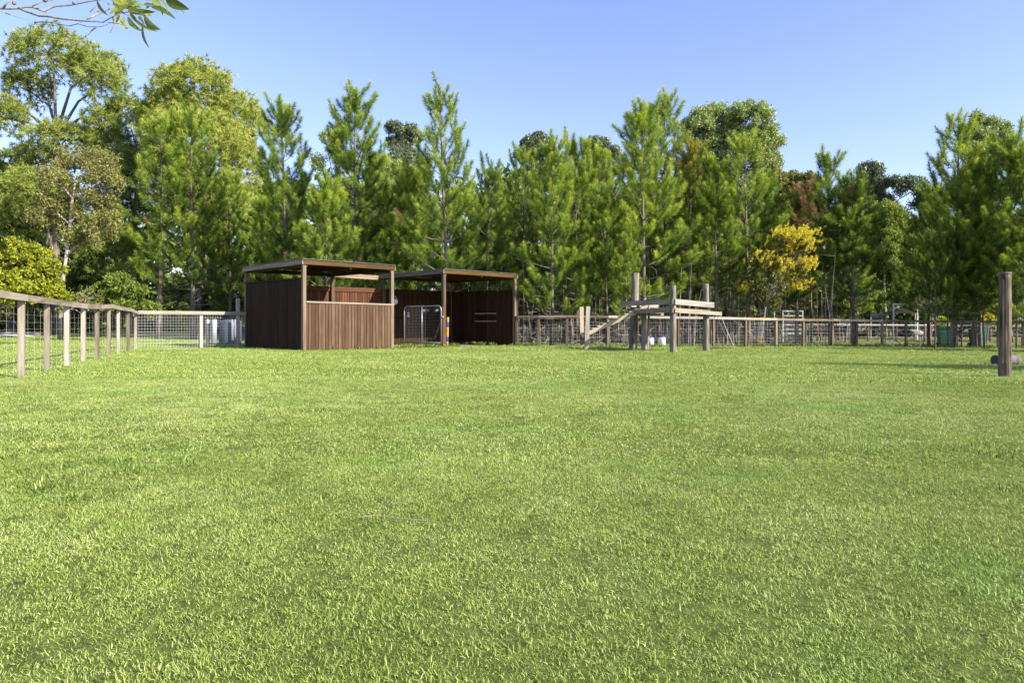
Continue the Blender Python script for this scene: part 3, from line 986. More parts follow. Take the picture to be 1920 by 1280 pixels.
# ------------------------------------------------------------------ timber platform with ramp
def platform():
    P2 = Vector((5.15, 21.8, 0)); Lp = Vector((4.2, 24.6, 0)); Rp = Vector((6.72, 23.0, 0))
    a = (Lp - P2).normalized(); b = (Rp - P2).normalized()
    t = thing('timber_platform', 'raised timber platform on round posts with a plank ramp on its left', 'platform', (P2.x, P2.y, gz(P2.x, P2.y)))
    def zpx(py, d): return CAM_Z + (600 - py) / FPX * d
    g = lambda x, y: gz(x, y)
    round_post('post', P2.x + .02, P2.y + .12, g(P2.x, P2.y) - .1, zpx(535, 21.9), .105, .088, M['log_grey'], t, 11)
    round_post('post', 6.60, 23.22, g(6.6, 23.2) - .1, zpx(532, 23.2), .105, .095, M['log_grey'], t, 12)
    x1 = (1189 - 960) / FPX * 25.2
    round_post('post', x1 - .04, 25.2, g(x1, 25.2) - .1, zpx(512, 25.2), .145, .135, M['log_grey'], t, 13, lean=(.09, 0))
    x1 = (1208 - 960) / FPX * 24.4
    round_post('post', x1, 24.4, g(x1, 24.4) - .1, zpx(566, 24.4), .105, .085, M['bark_grey'], t, 14, lean=(-.02, 0), rings=8)
    x1 = (1214 - 960) / FPX * 24.9
    round_post('post', x1, 24.9, g(x1, 24.9) - .1, zpx(572, 24.9), .05, .04, M['bark_grey'], t, 15, lean=(.06, 0), rings=6, n=8)
    zr = zpx(565, 21.8); zl = zpx(582.5, 21.8)
    U_ = Vector((0, 0, 1))
    na = Vector((a.y, -a.x, 0)); 
    if na.x > 0: na = -na
    # guard rails
    plank('guard_rail', P2 + U_ * zr, Lp + a * .55 + U_ * (zr + .0), .045, .17, M['grey_timber'], t)
    plank('guard_rail', P2 + b * .03 + U_ * (zr - .01) + Vector((.02, -.03, 0)), Rp + b * .12 + U_ * (zr - .09), .05, .175, M['pale_timber'], t)
    plank('guard_rail', Lp + b * .05 + U_ * (zr - .04), Lp + b * 1.6 + U_ * (zr - .06), .045, .16, M['pale_timber'], t)
    # deck beams
    plank('deck_beam', P2 + U_ * zl, Lp + a * .2 + U_ * zl, .05, .12, M['brown_post'], t)
    plank('deck_beam', P2 + b * .03 + U_ * zl + Vector((.02, -.03, 0)), P2 + b * 2.52 + U_ * (zl - .08), .05, .12, M['grey_timber'], t)
    plank('deck_beam', Lp + b * .05 + U_ * (zl - .02), Lp + b * 1.9 + U_ * (zl - .06), .05, .14, M['brown_post'], t)
    # deck planks
    for k in range(9):
        s = .18 + k * .31
        if s > 2.8: break
        p0 = P2 + a * s + b * .12 + U_ * (zl + .078); p1 = P2 + a * s + b * 1.9 + U_ * (zl + .015)
        plank('deck_board', p0, p1, .26, .035, M['pale_timber' if k % 2 else 'grey_timber'], t)
    # short verticals beside the ramp top
    for (px, d) in ((1196.5, 24.5), (1207, 24.25)):
        q = at(px, 600, d)
        plank('upright', (q.x, q.y, zpx(590, d)), (q.x, q.y, zpx(563, d)), .12, .045, M['grey_timber'], t)
    # ramp: two stringers on edge and a deck between them
    lo = at(1090, 630, 24.45); hi = at(1210, 577, 24.35)
    dd = (hi - lo).normalized(); n = dd.cross(Vector((0, 1, 0))).normalized()
    if n.z < 0: n = -n
    plank('ramp_stringer', lo - Vector((0, .16, 0)), hi - Vector((0, .16, 0)), .045, .135, M['new_timber'], t)
    plank('ramp_stringer', lo + Vector((0, .16, 0)), hi + Vector((0, .16, 0)), .045, .135, M['new_timber'], t)
    for k in range(12):
        q = lo.lerp(hi, (k + .5) / 12) + n * .083
        plank('ramp_slat', q - Vector((0, .17, 0)), q + Vector((0, .17, 0)), .17, .028, M['new_timber'], t)
    q = lo.lerp(hi, .68); plank('peg', q + Vector((0, -.16, -.05)), q + Vector((.03, -.16, -.18)), .05, .05, M['new_timber'], t)
    # the two upright boards that flank the foot of the ramp
    q0 = on_ground(1092, 655); x = (1091.5 - 960) / FPX * 24.8
    plank('upright_board', (x, 24.8, zpx(628, 24.8)), (x - .02, 24.8, zpx(575, 24.8)), .145, .045, M['new_timber'], t)
    x = (1099.5 - 960) / FPX * 24.2
    plank('upright_board', (x, 24.2, gz(x, 24.2) - .1), (x + .065, 24.2, zpx(574.5, 24.2)), .145, .045, M['pale_timber'], t)
    x = (1093 - 960) / FPX * 24.6
    m = MB(); m.box((x, 24.62, zpx(637, 24.6)), (.17, .3, .26)); m.build('support_block', M['brown_post'], t)
    x = (1091 - 960) / FPX * 24.75
    plank('prop', (x, 24.75, gz(x, 24.75) - .05), (x + .02, 24.72, zpx(641, 24.75)), .10, .06, M['new_timber'], t)
platform()

# rope swing lying under the end of the platform beam
def swing():
    e = at(1343, 588, 23.45)
    a = on_ground(1306, 657); b = on_ground(1372, 657.5)
    t = thing('rope_swing', 'wooden swing bar on two ropes hanging off the right end of the timber platform', 'swing', tuple(b))
    z = Vector((0, 0, .10))
    m = MB(); m.beam(a + z, b + z, .10, .035); m.build('bar', M['shade_post'], t)
    for (s, o) in ((0, .0), (.14, .10)):
        m = MB(); p0 = e + Vector((s, .05, 0)); p1 = b + z + Vector((o, 0, 0.0))
        m.tube([p0, p0.lerp(p1, .5) + Vector((0, 0, -.03)), p1], .011, 6); m.build('rope', M['rope'], t)
swing()

# white drums with blue lids
for (px, py, s, lab) in ((1220, 648, .92, 'white plastic drum with blue lid nearer the big platform post'), (1241.5, 648, 1.0, 'white plastic drum with blue lid standing in the open under the platform')):
    q = on_ground(px, py); q = q + Vector((0, .1, 0))
    d = thing('plastic_drum', lab, 'drum', tuple(q), 'white drums with blue lids')
    m = MB(); m.lathe(q, [(.15 * s, 0), (.175 * s, .02), (.185 * s, .2 * s), (.19 * s, .32 * s), (.175 * s, .36 * s), (.14 * s, .385 * s)], 20); m.build('body', M['white_plastic'], d, smooth=True)
    m = MB(); m.lathe(q + Vector((0, 0, .375 * s)), [(.148 * s, 0), (.155 * s, .01), (.155 * s, .06), (.145 * s, .07)], 20); m.build('lid', M['blue_plastic'], d)

# short log lying behind the tall post
M['pale_log'] = bark_mat('bleached log', (.06, .057, .054), (.14, .135, .13))
def log():
    c = on_ground(1886, 685)
    t = thing('log', 'short grey log with a dark sawn end lying behind the tall round post', 'log', tuple(c))
    r = .125
    a = Vector((c.x - .30, c.y - .08, c.z + r)); b = Vector((c.x + .34, c.y + .10, c.z + r))
    m = MB(); n = 7
    pts = [a.lerp(b, k / n) for k in range(n + 1)]
    m.tube(pts, [r * (.95 + .05 * math.sin(2.1 * k)) for k in range(n)] + [r * .82], 14, cap=True)
    m.build('trunk_piece', M['pale_log'], t, smooth=True)
    m = MB(); d = (b - a).normalized()
    m.tube([a - d * .006, a + d * .02], [r * .93, r * .97], 14); m.build('sawn_end', M['dark_steel'], t)
log()

# wheelie bins
for (px, py, lab, turn) in ((1770, 645, 'dark green wheelie bin left of the big pine trunk behind the fence', -.25), (1833, 645.5, 'dark green wheelie bin between two pine trunks further along the fence', .2)):
    q = ground_at(px, 33.0)
    t = thing('wheelie_bin', lab, 'bin', tuple(q), 'green wheelie bins behind the fence')
    c, s = math.cos(turn), math.sin(turn)
    def bp(x, y, z): return (q.x + c * x - s * y, q.y + s * x + c * y, q.z + z)
    m = MB()
    lv = [(.20, .22, .06), (.22, .25, .35), (.255, .30, .90), (.275, .32, .905), (.275, .32, .95)]
    vs = []
    for (hx, hy, z) in lv: vs += [bp(-hx, -hy, z), bp(hx, -hy, z), bp(hx, hy, z), bp(-hx, hy, z)]
    fs = [(3, 2, 1, 0)]
    for i in range(len(lv) - 1):
        for k in range(4): fs.append((4 * i + k, 4 * i + (k + 1) % 4, 4 * i + 4 + (k + 1) % 4, 4 * i + 4 + k))
    fs.append((16, 17, 18, 19)); m.add(vs, fs); m.build('body', M['green_plastic'], t)
    m = MB(); vs = [bp(-.285, -.33, .955), bp(.285, -.33, .955), bp(.285, .30, .955), bp(-.285, .30, .955), bp(-.23, -.24, 1.01), bp(.23, -.24, 1.01), bp(.23, .24, 1.02), bp(-.23, .24, 1.02)]
    m.add(vs, [(3, 2, 1, 0), (4, 5, 6, 7), (0, 1, 5, 4), (1, 2, 6, 5), (2, 3, 7, 6), (3, 0, 4, 7)]); m.build('lid', M['green_plastic'], t)
    for sx in (-.24, .24):
        m = MB(); m.tube([bp(sx - .03, .24, .10), bp(sx + .03, .24, .10)], .10, 14); m.build('wheel', M['black_rubber'], t)
    m = MB(); m.tube([bp(-.22, .36, .93), bp(.22, .36, .93)], .018, 8); m.build('handle', M['black_rubber'], t)

# white steel frame
def white_frame():
    D = 47.0
    a = ground_at(1675, D); b = ground_at(1720, D)
    zt = CAM_Z + (600 - 570) / FPX * D
    t = thing('white_frame', 'white painted steel goal shaped frame with corner braces in front of the dark canopy', 'frame', tuple(a))
    for p in (a, b): plank('post', (p.x, p.y, p.z - .1), (p.x, p.y, zt + .06), .08, .08, M['white_paint'], t)
    plank('crossbar', (a.x + .04, a.y, zt), (b.x - .04, b.y, zt), .07, .08, M['white_paint'], t)
    for p, s in ((a, 1), (b, -1)): plank('brace', (p.x + s * .05, p.y, zt - .38), (p.x + s * .33, p.y, zt - .05), .05, .05, M['white_paint'], t)
white_frame()

# dark canopy behind it
def canopy():
    D = 50.0
    def W(px, py, dd=0): return at(px, py, D + dd)
    q = ground_at(1675, D)
    t = thing('shade_canopy', 'dark grey canopy with a sagging awning behind the white steel frame', 'canopy', tuple(q))
    m = MB()
    ap = W(1692, 576, 2.0)
    c = [W(1674, 588, 0), W(1716, 588, 0), W(1717, 587, 4), W(1675, 587, 4)]
    for k in range(4):
        a_, b_ = c[k], c[(k + 1) % 4]
        mid = (a_ + b_) / 2 + Vector((0, 0, .04))
        m.add([a_, mid, ap], [(0, 1, 2)]); m.add([mid, b_, ap], [(0, 1, 2)])
    o = m.build('canopy_top', M['canvas_olive'], t); s = o.modifiers.new('t', 'SOLIDIFY'); s.thickness = .01
    m = MB()
    top = [W(1633, 586, 1), W(1645, 587, .8), W(1656, 586.5, .5), W(1666, 583, .3), W(1676, 580, .1), W(1688, 576, -.2)]
    low = [W(1634, 597, -1.2), W(1646, 597, -1.2), W(1656, 595, -1.2), W(1666, 591, -1.0), W(1676, 585.5, -.8), W(1684, 581, -.6)]
    n = len(top); m.add(top + low, [(k, k + 1, n + k + 1, n + k) for k in range(n - 1)])
    o = m.build('awning', M['shade_cloth'], t); s = o.modifiers.new('t', 'SOLIDIFY'); s.thickness = .01
    for (px, dd) in ((1675, 0), (1716, 0), (1716, 4), (1675, 4), (1633, 1)):
        p = ground_at(px, D + dd); z = W(px, 587, dd).z
        plank('pole', (p.x, p.y, p.z - .1), (p.x, p.y, z), .05, .05, M['galv'], t)
canopy()

# pale steel stock trailer frame under the pines
def yard_frame():
    D = 40.0
    q = ground_at(1468, D)
    t = thing('stock_crate', 'pale steel railed crate on a dark base half hidden behind the fence and pines', 'crate', tuple(q))
    a = at(1468, 600, D); b = at(1505, 600, D)
    def z(py): return CAM_Z + (600 - py) / FPX * D
    for dy in (0, 1.3):
        for x in (a.x, b.x): plank('upright', (x, D + dy, q.z - .02), (x, D + dy, z(582)), .06, .06, M['white_paint'], t)
        for py in (583, 592, 609, 617, 625): plank('rail', (a.x, D + dy, z(py)), (b.x, D + dy, z(py)), .04, .06, M['white_paint'], t)
    for x in (a.x, b.x):
        for py in (583, 592): plank('rail', (x, D + .04, z(py)), (x, D + 1.26, z(py)), .04, .06, M['white_paint'], t)
    m = MB(); m.box(((a.x + b.x) / 2, D + .65, z(601)), (b.x - a.x - .1, 1.1, .35)); m.build('tray', M['dark_steel'], t)
yard_frame()

# blue grey tank with pale pipes behind the short front fence
def tank():
    D = 28.6
    q = ground_at(432, D)
    t = thing('water_tank', 'dark blue grey round tank with pale pipes behind the short front fence', 'tank', tuple(q))
    m = MB(); m.lathe(q, [(.42, 0), (.44, .03), (.44, .92), (.40, .98), (.2, 1.03)], 28); m.build('drum_body', M['tank'], t, smooth=True)
    for (px, r, d) in ((389.5, .065, 28.4), (401.5, .105, 28.2), (441, .045, 28.1), (435, .03, 28.1)):
        p = ground_at(px, d); m = MB(); m.lathe(p, [(r, -.05), (r, 1.0), (r * .9, 1.02)], 14); m.build('pipe', M['pale_pipe'], t, smooth=True)
tank()

# timber edged sand patch in the far left paddock
def sand_pit():
    a = on_ground(-40, 632); b = on_ground(66, 632)
    t = thing('sand_pit', 'low grey timber edging with white sand beyond the left fence', 'sand pit', tuple(b))
    g = Vector((0, 0, .12))
    d = (b - a).normalized(); n = Vector((-d.y, d.x, 0))
    plank('edging', a + g + n * 1.6, b + g + n * 1.6, .12, .30, M['grey_timber'], t)
    plank('edging', b + g + n * .2, b + g + n * 1.53, .12, .30, M['grey_timber'], t)
    m = MB()
    rr = random.Random(2); k = 14
    fr = [a.lerp(b, i / k) - n * (.1 + rr.uniform(0, .35)) for i in range(k + 1)]
    bk = [a.lerp(b, i / k) + n * 1.5 for i in range(k + 1)]
    fr = [Vector((p.x, p.y, gz(p.x, p.y) + .015)) for p in fr]; bk = [Vector((p.x, p.y, gz(p.x, p.y) + .13)) for p in bk]
    m.add(fr + bk, [(i, i + 1, k + 2 + i, k + 1 + i) for i in range(k)])
    m.build('sand_bed', M['sand'], t)
sand_pit()

# sheep beyond the rear fence
def sheep():
    q = ground_at(1722, 46.3)
    t = thing('sheep', 'pale woolly sheep standing behind the rear fence beside the white steel frame', 'sheep', tuple(q))
    vs = []; es = []; rad = []
    def add(p, r, par=None):
        vs.append(p); rad.append(r)
        if par is not None: es.append((par, len(vs) - 1))
        return len(vs) - 1
    rump = add((.30, 0, .52), .17); mid = add((0, 0, .52), .19, rump); sh = add((-.28, 0, .54), .17, mid)
    nk = add((-.42, 0, .62), .10, sh); hd = add((-.50, -.02, .68), .075, nk); mz = add((-.62, -.03, .60), .045, hd)
    for (x, y, p) in ((.30, .10, rump), (.30, -.10, rump), (-.26, .09, sh), (-.26, -.09, sh)):
        k = add((x, y, .30), .06, p); k = add((x + .02, y, .15), .035, k); add((x, y, .01), .035, k)
    add((.46, 0, .50), .05, rump)
    me = bpy.data.meshes.new('fleece'); me.from_pydata(vs, es, []); me.materials.append(M['wool'])
    o = link_mesh('fleece', me, t)
    sk = o.modifiers.new('skin', 'SKIN'); 
    for k, r in enumerate(rad): me.skin_vertices[0].data[k].radius = (r, r)
    me.skin_vertices[0].data[0].use_root = True
    ss = o.modifiers.new('smooth', 'SUBSURF'); ss.levels = 2; ss.render_levels = 2
    for s in (-1, 1):
        m = MB(); b = Vector((q.x - .46, q.y + s * .08, q.z + .71)); m.tube([b, b + Vector((.01, s * .07, -.02))], [.022, .012], 6); m.build('ear', M['wool'], t)
sheep()

# fallen twig on the lawn
def stick():
    pts = [on_ground(x, y) + Vector((0, 0, .020)) for (x, y) in ((668, 979), (690, 976), (705, 974), (722, 977), (750, 981), (775, 982), (800, 984))]
    m = MB(); m.tube(pts, [.001, .0016, .002, .002, .0018, .0018, .001], 6)
    tag(m.build('stick', M['grey_timber'], None, smooth=True), 'thin pale fallen twig lying on the lawn in the foreground', 'twig')
stick()
# ------------------------------------------------------------------ foliage tools
NEEDLE = [(0.05, (.026, .052, .009)), (0.34, (.088, .148, .018)), (0.60, (.185, .262, .030)), (0.93, (.35, .40, .055))]
M['needle'] = leaf_mat('pine needles', NEEDLE, gain=1.33, trans=.36, rough=.42, spec=.35, rnd=.18)
M['needle_olive'] = leaf_mat('olive needles', [(0.05, (.048, .058, .010)), (0.45, (.135, .155, .020)), (0.75, (.22, .235, .032)), (1.0, (.27, .24, .05))], trans=.30, rnd=.12)
M['needle_brown'] = leaf_mat('dead brown needles', [(0.0, (.075, .042, .018)), (0.5, (.17, .105, .048)), (1.0, (.27, .18, .09))], trans=.2, rnd=.1)
M['tuft_light'] = leaf_mat('old pine needles', [(0.05, (.042, .062, .016)), (0.4, (.135, .175, .034)), (0.7, (.24, .275, .058)), (1.0, (.34, .36, .10))], trans=.30, rnd=.1)
M['tuft_bright'] = leaf_mat('bright old pine needles', [(0.05, (.055, .075, .017)), (0.4, (.165, .205, .036)), (0.7, (.275, .305, .062)), (1.0, (.38, .385, .11))], trans=.30, rnd=.1)
M['leaf_gum'] = leaf_mat('dark gum leaves', [(0.05, (.026, .036, .018)), (0.5, (.075, .098, .048)), (1.0, (.16, .185, .105))], trans=.2, rough=.4, spec=.5, rnd=.1, tint=(1, 1.05, .8))
M['leaf_grey'] = leaf_mat('grey green leaves', [(0.05, (.055, .078, .026)), (0.5, (.155, .200, .066)), (1.0, (.29, .34, .14))], trans=.28, rough=.4, spec=.15, rnd=.1)
M['leaf_mid'] = leaf_mat('mid green leaves', [(0.05, (.030, .050, .011)), (0.5, (.10, .145, .026)), (1.0, (.22, .27, .06))], trans=.3, rnd=.15)
M['leaf_olive'] = leaf_mat('small olive leaves', [(0.05, (.050, .055, .016)), (0.5, (.135, .140, .038)), (1.0, (.25, .235, .085))], trans=.3, rnd=.1)
M['leaf_yellow'] = leaf_mat('yellow green leaves', [(0.05, (.055, .072, .008)), (0.45, (.17, .195, .014)), (0.75, (.30, .305, .025)), (1.0, (.42, .385, .05))], trans=.36, rnd=.05)
M['leaf_lime'] = leaf_mat('fresh green leaves', [(0.05, (.034, .055, .010)), (0.5, (.105, .150, .022)), (1.0, (.22, .26, .05))], trans=.35, rnd=.1)
M['flower'] = leaf_mat('yellow wattle blossom', gain=1.28, stops=[(0.0, (.28, .22, .020)), (0.5, (.53, .45, .038)), (1.0, (.66, .59, .11))], trans=.3, rough=.8, spec=.1, rnd=.0, tint=(1, .95, .7))
M['leaf_branch'] = leaf_mat('glossy gum leaf', [(0.0, (.06, .09, .012)), (0.5, (.125, .165, .022)), (1.0, (.26, .27, .05))], trans=.45, rough=.35, spec=.5, rnd=.5)

def unit(v):
    return v / np.maximum(np.linalg.norm(v, axis=-1, keepdims=True), 1e-9)

def needles(shoots, per_m, length, width, rng, droop=.12, amin=18, amax=72):
    """shoots: array (n, 8): p0, p1, shade, fullness. Returns V, F, var for needle triangles"""
    sh = np.asarray(shoots, float)
    p0 = sh[:, 0:3]; p1 = sh[:, 3:6]
    ln = np.linalg.norm(p1 - p0, axis=1)
    cnt = np.maximum(6, (ln * per_m * sh[:, 7]).astype(int))
    k = np.repeat(np.arange(len(sh)), cnt)
    n = len(k)
    t = rng.random(n) ** .85
    ax = unit(p1 - p0)[k]
    base = p0[k] + (p1 - p0)[k] * t[:, None]
    ref = np.where(np.abs(ax[:, 2:3]) < .9, np.array([[0, 0, 1.0]]), np.array([[1.0, 0, 0]]))
    a = unit(np.cross(ax, ref)); b = np.cross(ax, a)
    ph = rng.random(n) * 2 * np.pi
    ang = np.radians(amax - (amax - amin) * t ** 1.6 + rng.normal(0, 9, n))
    rad = a * np.cos(ph)[:, None] + b * np.sin(ph)[:, None]
    d = ax * np.cos(ang)[:, None] + rad * np.sin(ang)[:, None]
    d[:, 2] -= droop * rng.random(n)
    d = unit(d)
    L = length * rng.uniform(.65, 1.1, n) * (1 - .25 * (t > .93))
    side = unit(np.cross(d, rng.normal(0, 1, (n, 3))))
    w = (width * rng.uniform(.7, 1.2, n))[:, None]
    V = np.stack([base - side * w / 2, base + side * w / 2, base + d * L[:, None]], 1).reshape(-1, 3)
    F = np.arange(3 * n).reshape(-1, 3)
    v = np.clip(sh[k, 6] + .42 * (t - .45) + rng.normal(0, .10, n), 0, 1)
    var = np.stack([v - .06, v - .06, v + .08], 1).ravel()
    return V, F, var

def bend(p, az, el0, el1, L, n, rng, wob=.10):
    """polyline that starts at elevation el0 and curves to el1"""
    pts = [np.array(p, float)]
    for k in range(n):
        e = math.radians(el0 + (el1 - el0) * (k + .5) / n)
        az += rng.normal(0, wob)
        pts.append(pts[-1] + np.array([math.cos(az) * math.cos(e), math.sin(az) * math.cos(e), math.sin(e)]) * L / n)
    return pts

def make_pine(seed, H, cb, Lmax, trunk_r=.11, whorl=.68, density=1.0, shade=.45, top_bare=.0, needle_len=.275, brown=.015, mat='needle', dead=16, per_m=360, width=.0165, shape=.6, kmin=3, kmax=6):
    """a young pine of height H; cb = height of the crown base"""
    rng = np.random.default_rng(seed)
    mb = MB()
    nt = 12
    wx = rng.normal(0, .02, nt + 1).cumsum() * .5; wy = rng.normal(0, .02, nt + 1).cumsum() * .5
    tz = np.linspace(0, H * .985, nt + 1)
    def axis(z):
        return np.array([np.interp(z, tz, wx), np.interp(z, tz, wy), z])
    tr = [trunk_r * (1 - .93 * (z / H)) * (1.35 if z == 0 else 1) for z in tz]
    mb.tube([axis(z) - np.array([0, 0, .15 if z == 0 else 0]) for z in tz], tr, 9)
    shoots = []; bshoots = []
    z = cb
    az0 = rng.random() * 6.28
    while z < H - .95:
        t = (z - cb) / (H - cb)
        prof = min(1.0, .66 + t * 2.4) * (1 - t) ** shape
        k = rng.integers(kmin, kmax)
        for j in range(k):
            az = az0 + 2 * math.pi * j / k + rng.normal(0, .22)
            L = max(.45, Lmax * prof * rng.uniform(.72, 1.18))
            el0 = 4 + 46 * t + rng.normal(0, 8)
            el1 = el0 + 34 + 16 * t + rng.normal(0, 8)
            zz = z + rng.normal(0, .07)
            pts = bend(axis(zz), az, el0, min(el1, 82), L, 6, rng, .08)
            r0 = .011 + .010 * L
            mb.tube(pts, [r0 * (1 - .75 * q / 6) for q in range(7)], 4, cap=False)
            sh = shade + .12 * t + rng.normal(0, .09)
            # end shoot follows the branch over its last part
            f0 = .38 if L > 1.0 else .15
            P = np.array(pts); cum = np.linspace(0, 1, 7)
            def pt(f): return np.array([np.interp(f, cum, P[:, q]) for q in range(3)])
            for a_, b_ in ((f0, (f0 + 1) / 2), ((f0 + 1) / 2, 1.0)):
                shoots.append((*pt(a_), *pt(b_), sh + (.04 if b_ == 1 else -.06), density))
            # side shoots
            ns = max(2, int(L * 2.3 * density))
            for q in range(ns):
                f = rng.uniform(.28, .97)
                s = 1 if q % 2 else -1
                b0 = pt(f); tang = unit(pt(min(1, f + .05)) - pt(max(0, f - .05)))
                up = np.array([0, 0, 1.0])
                sd = unit(np.cross(tang, up)) * s
                dirv = unit(tang * rng.uniform(.5, .9) + sd * rng.uniform(.45, .9) + up * rng.uniform(.0, .55))
                l = rng.uniform(.5, .95) * (1.15 - .45 * f)
                e = b0 + dirv * l; e2 = e + unit(dirv + up * .7) * l * .55
                mb.tube([b0, e], [.007, .004], 3, cap=False)
                tgt = bshoots if rng.random() < brown * (1.6 - 1.5 * t) else shoots
                s2 = sh + rng.normal(0, .06)
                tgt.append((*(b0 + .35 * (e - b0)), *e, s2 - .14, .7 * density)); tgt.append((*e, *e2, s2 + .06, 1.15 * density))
        az0 += 1.1 + rng.normal(0, .3)
        z += whorl * rng.uniform(.8, 1.2) * (1.15 - .35 * t)
    # leader and its candles
    za = H - max(.9, .10 * H)
    shoots.append((*axis(za), *axis(H - .35), shade + .18, 1.25)); shoots.append((*axis(H - .38), *axis(H), shade + .22, 1.3))
    for j in range(rng.integers(3, 6)):
        az = rng.random() * 6.28; zz = rng.uniform(za - .1, H - .5)
        pts = bend(axis(zz), az, 48, 80, rng.uniform(.45, .95), 3, rng)
        mb.tube(pts, [.014, .011, .009, .006], 4, cap=False)
        shoots.append((*pts[0], *pts[1], shade + .10, 1.0)); shoots.append((*pts[1], *pts[3], shade + .2, 1.15))
    # bare dead branches below the crown
    nb = len(mb.f)
    for j in range(dead):
        zz = rng.uniform(.10 * H, cb + .6); az = rng.random() * 6.28
        L = rng.uniform(.4, 1.5)
        pts = bend(axis(zz), az, rng.uniform(-12, 25), rng.uniform(-5, 40), L, 4, rng, .2)
        mb.tube(pts, [.014, .011, .008, .006, .003], 4, cap=False)
        for q in range(3):
            b0 = pts[1 + q]; p2 = bend(b0, az + rng.choice([-1, 1]) * rng.uniform(.4, 1.0), rng.uniform(-20, 40), 20, L * .4, 2, rng, .2)
            mb.tube(p2, [.006, .005, .003], 3, cap=False)
    me = bpy.data.meshes.new('trunk')
    me.from_pydata([tuple(map(float, p)) for p in mb.v], [], mb.f)
    me.materials.append(M['bark_pine']); me.materials.append(M['bark_dead'])
    idx = np.zeros(len(mb.f), np.int32); idx[nb:] = 1
    me.polygons.foreach_set('material_index', idx)
    me.polygons.foreach_set('use_smooth', [True] * len(mb.f)); me.update()
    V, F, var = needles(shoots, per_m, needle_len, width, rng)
    mi = np.zeros(len(F), np.int32)
    if bshoots:
        V2, F2, v2 = needles(bshoots, per_m * .8, needle_len * .85, width, rng, droop=.5)
        F = np.concatenate([F, F2 + len(V)]); V = np.concatenate([V, V2]); var = np.concatenate([var, v2]); mi = np.concatenate([mi, np.ones(len(F2), np.int32)])
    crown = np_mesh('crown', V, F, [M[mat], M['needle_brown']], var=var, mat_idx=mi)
    print('pine', seed, len(F), len(mb.f))
    return me, crown, H

PINES = {
    'full': make_pine(1, 11.5, 2.3, 3.0, .13, shade=.44),
    'full2': make_pine(2, 11.0, 2.8, 2.75, .12, shade=.40),
    'tall': make_pine(3, 12.5, 2.6, 3.1, .14, shade=.46, whorl=.78, density=.95),
    'open': make_pine(4, 12.0, 2.0, 2.9, .13, shade=.42, whorl=.66, density=.9),
    'slim': make_pine(5, 10.5, 3.3, 1.8, .09, shade=.42, whorl=.60, density=.9, brown=.04),
    'slim2': make_pine(6, 9.0, 2.6, 2.1, .085, shade=.40, whorl=.56, brown=.04),
    'dark': make_pine(7, 9.5, 2.4, 2.7, .11, shade=.35, whorl=.5),
    'bushy': make_pine(8, 8.5, 1.2, 2.7, .10, shade=.42, whorl=.46, brown=.03),
    'olive': make_pine(9, 10.5, 3.0, 1.6, .10, shade=.5, mat='needle_olive', needle_len=.26, brown=.0),
    'full3': make_pine(11, 11.0, 1.8, 2.9, .12, shade=.46, whorl=.60, shape=.7),
    'open2': make_pine(12, 12.0, 3.2, 2.8, .13, shade=.44, whorl=.82, density=.92, shape=.5),
    'lean': make_pine(13, 10.5, 2.4, 2.6, .11, shade=.42, whorl=.72, kmin=2, kmax=5),
    'dead': make_pine(10, 8.5, 3.0, 1.2, .07, shade=.5, mat='needle_brown', density=.8, brown=.3),
}

def place_pine(kind, px, top, d, label, group=None, rot=None, wide=1.0):
    tm, cm, H = PINES[kind]
    b = ground_at(px, d)
    h = CAM_Z + (600 - top) / FPX * d - b.z - .28
    t = thing('pine_tree', label, 'pine tree', tuple(b), group or 'young pines along the back fence')
    s = h / H
    sx = max(.72, min(1.3, s)) * wide
    t.rotation_euler = (random.gauss(0, .016), random.gauss(0, .016), rot if rot is not None else random.uniform(0, 6.28))
    for nm, me in (('trunk', tm), ('crown', cm)):
        o = link_mesh(nm, me, t); o.scale = (sx, sx, s)
    return t

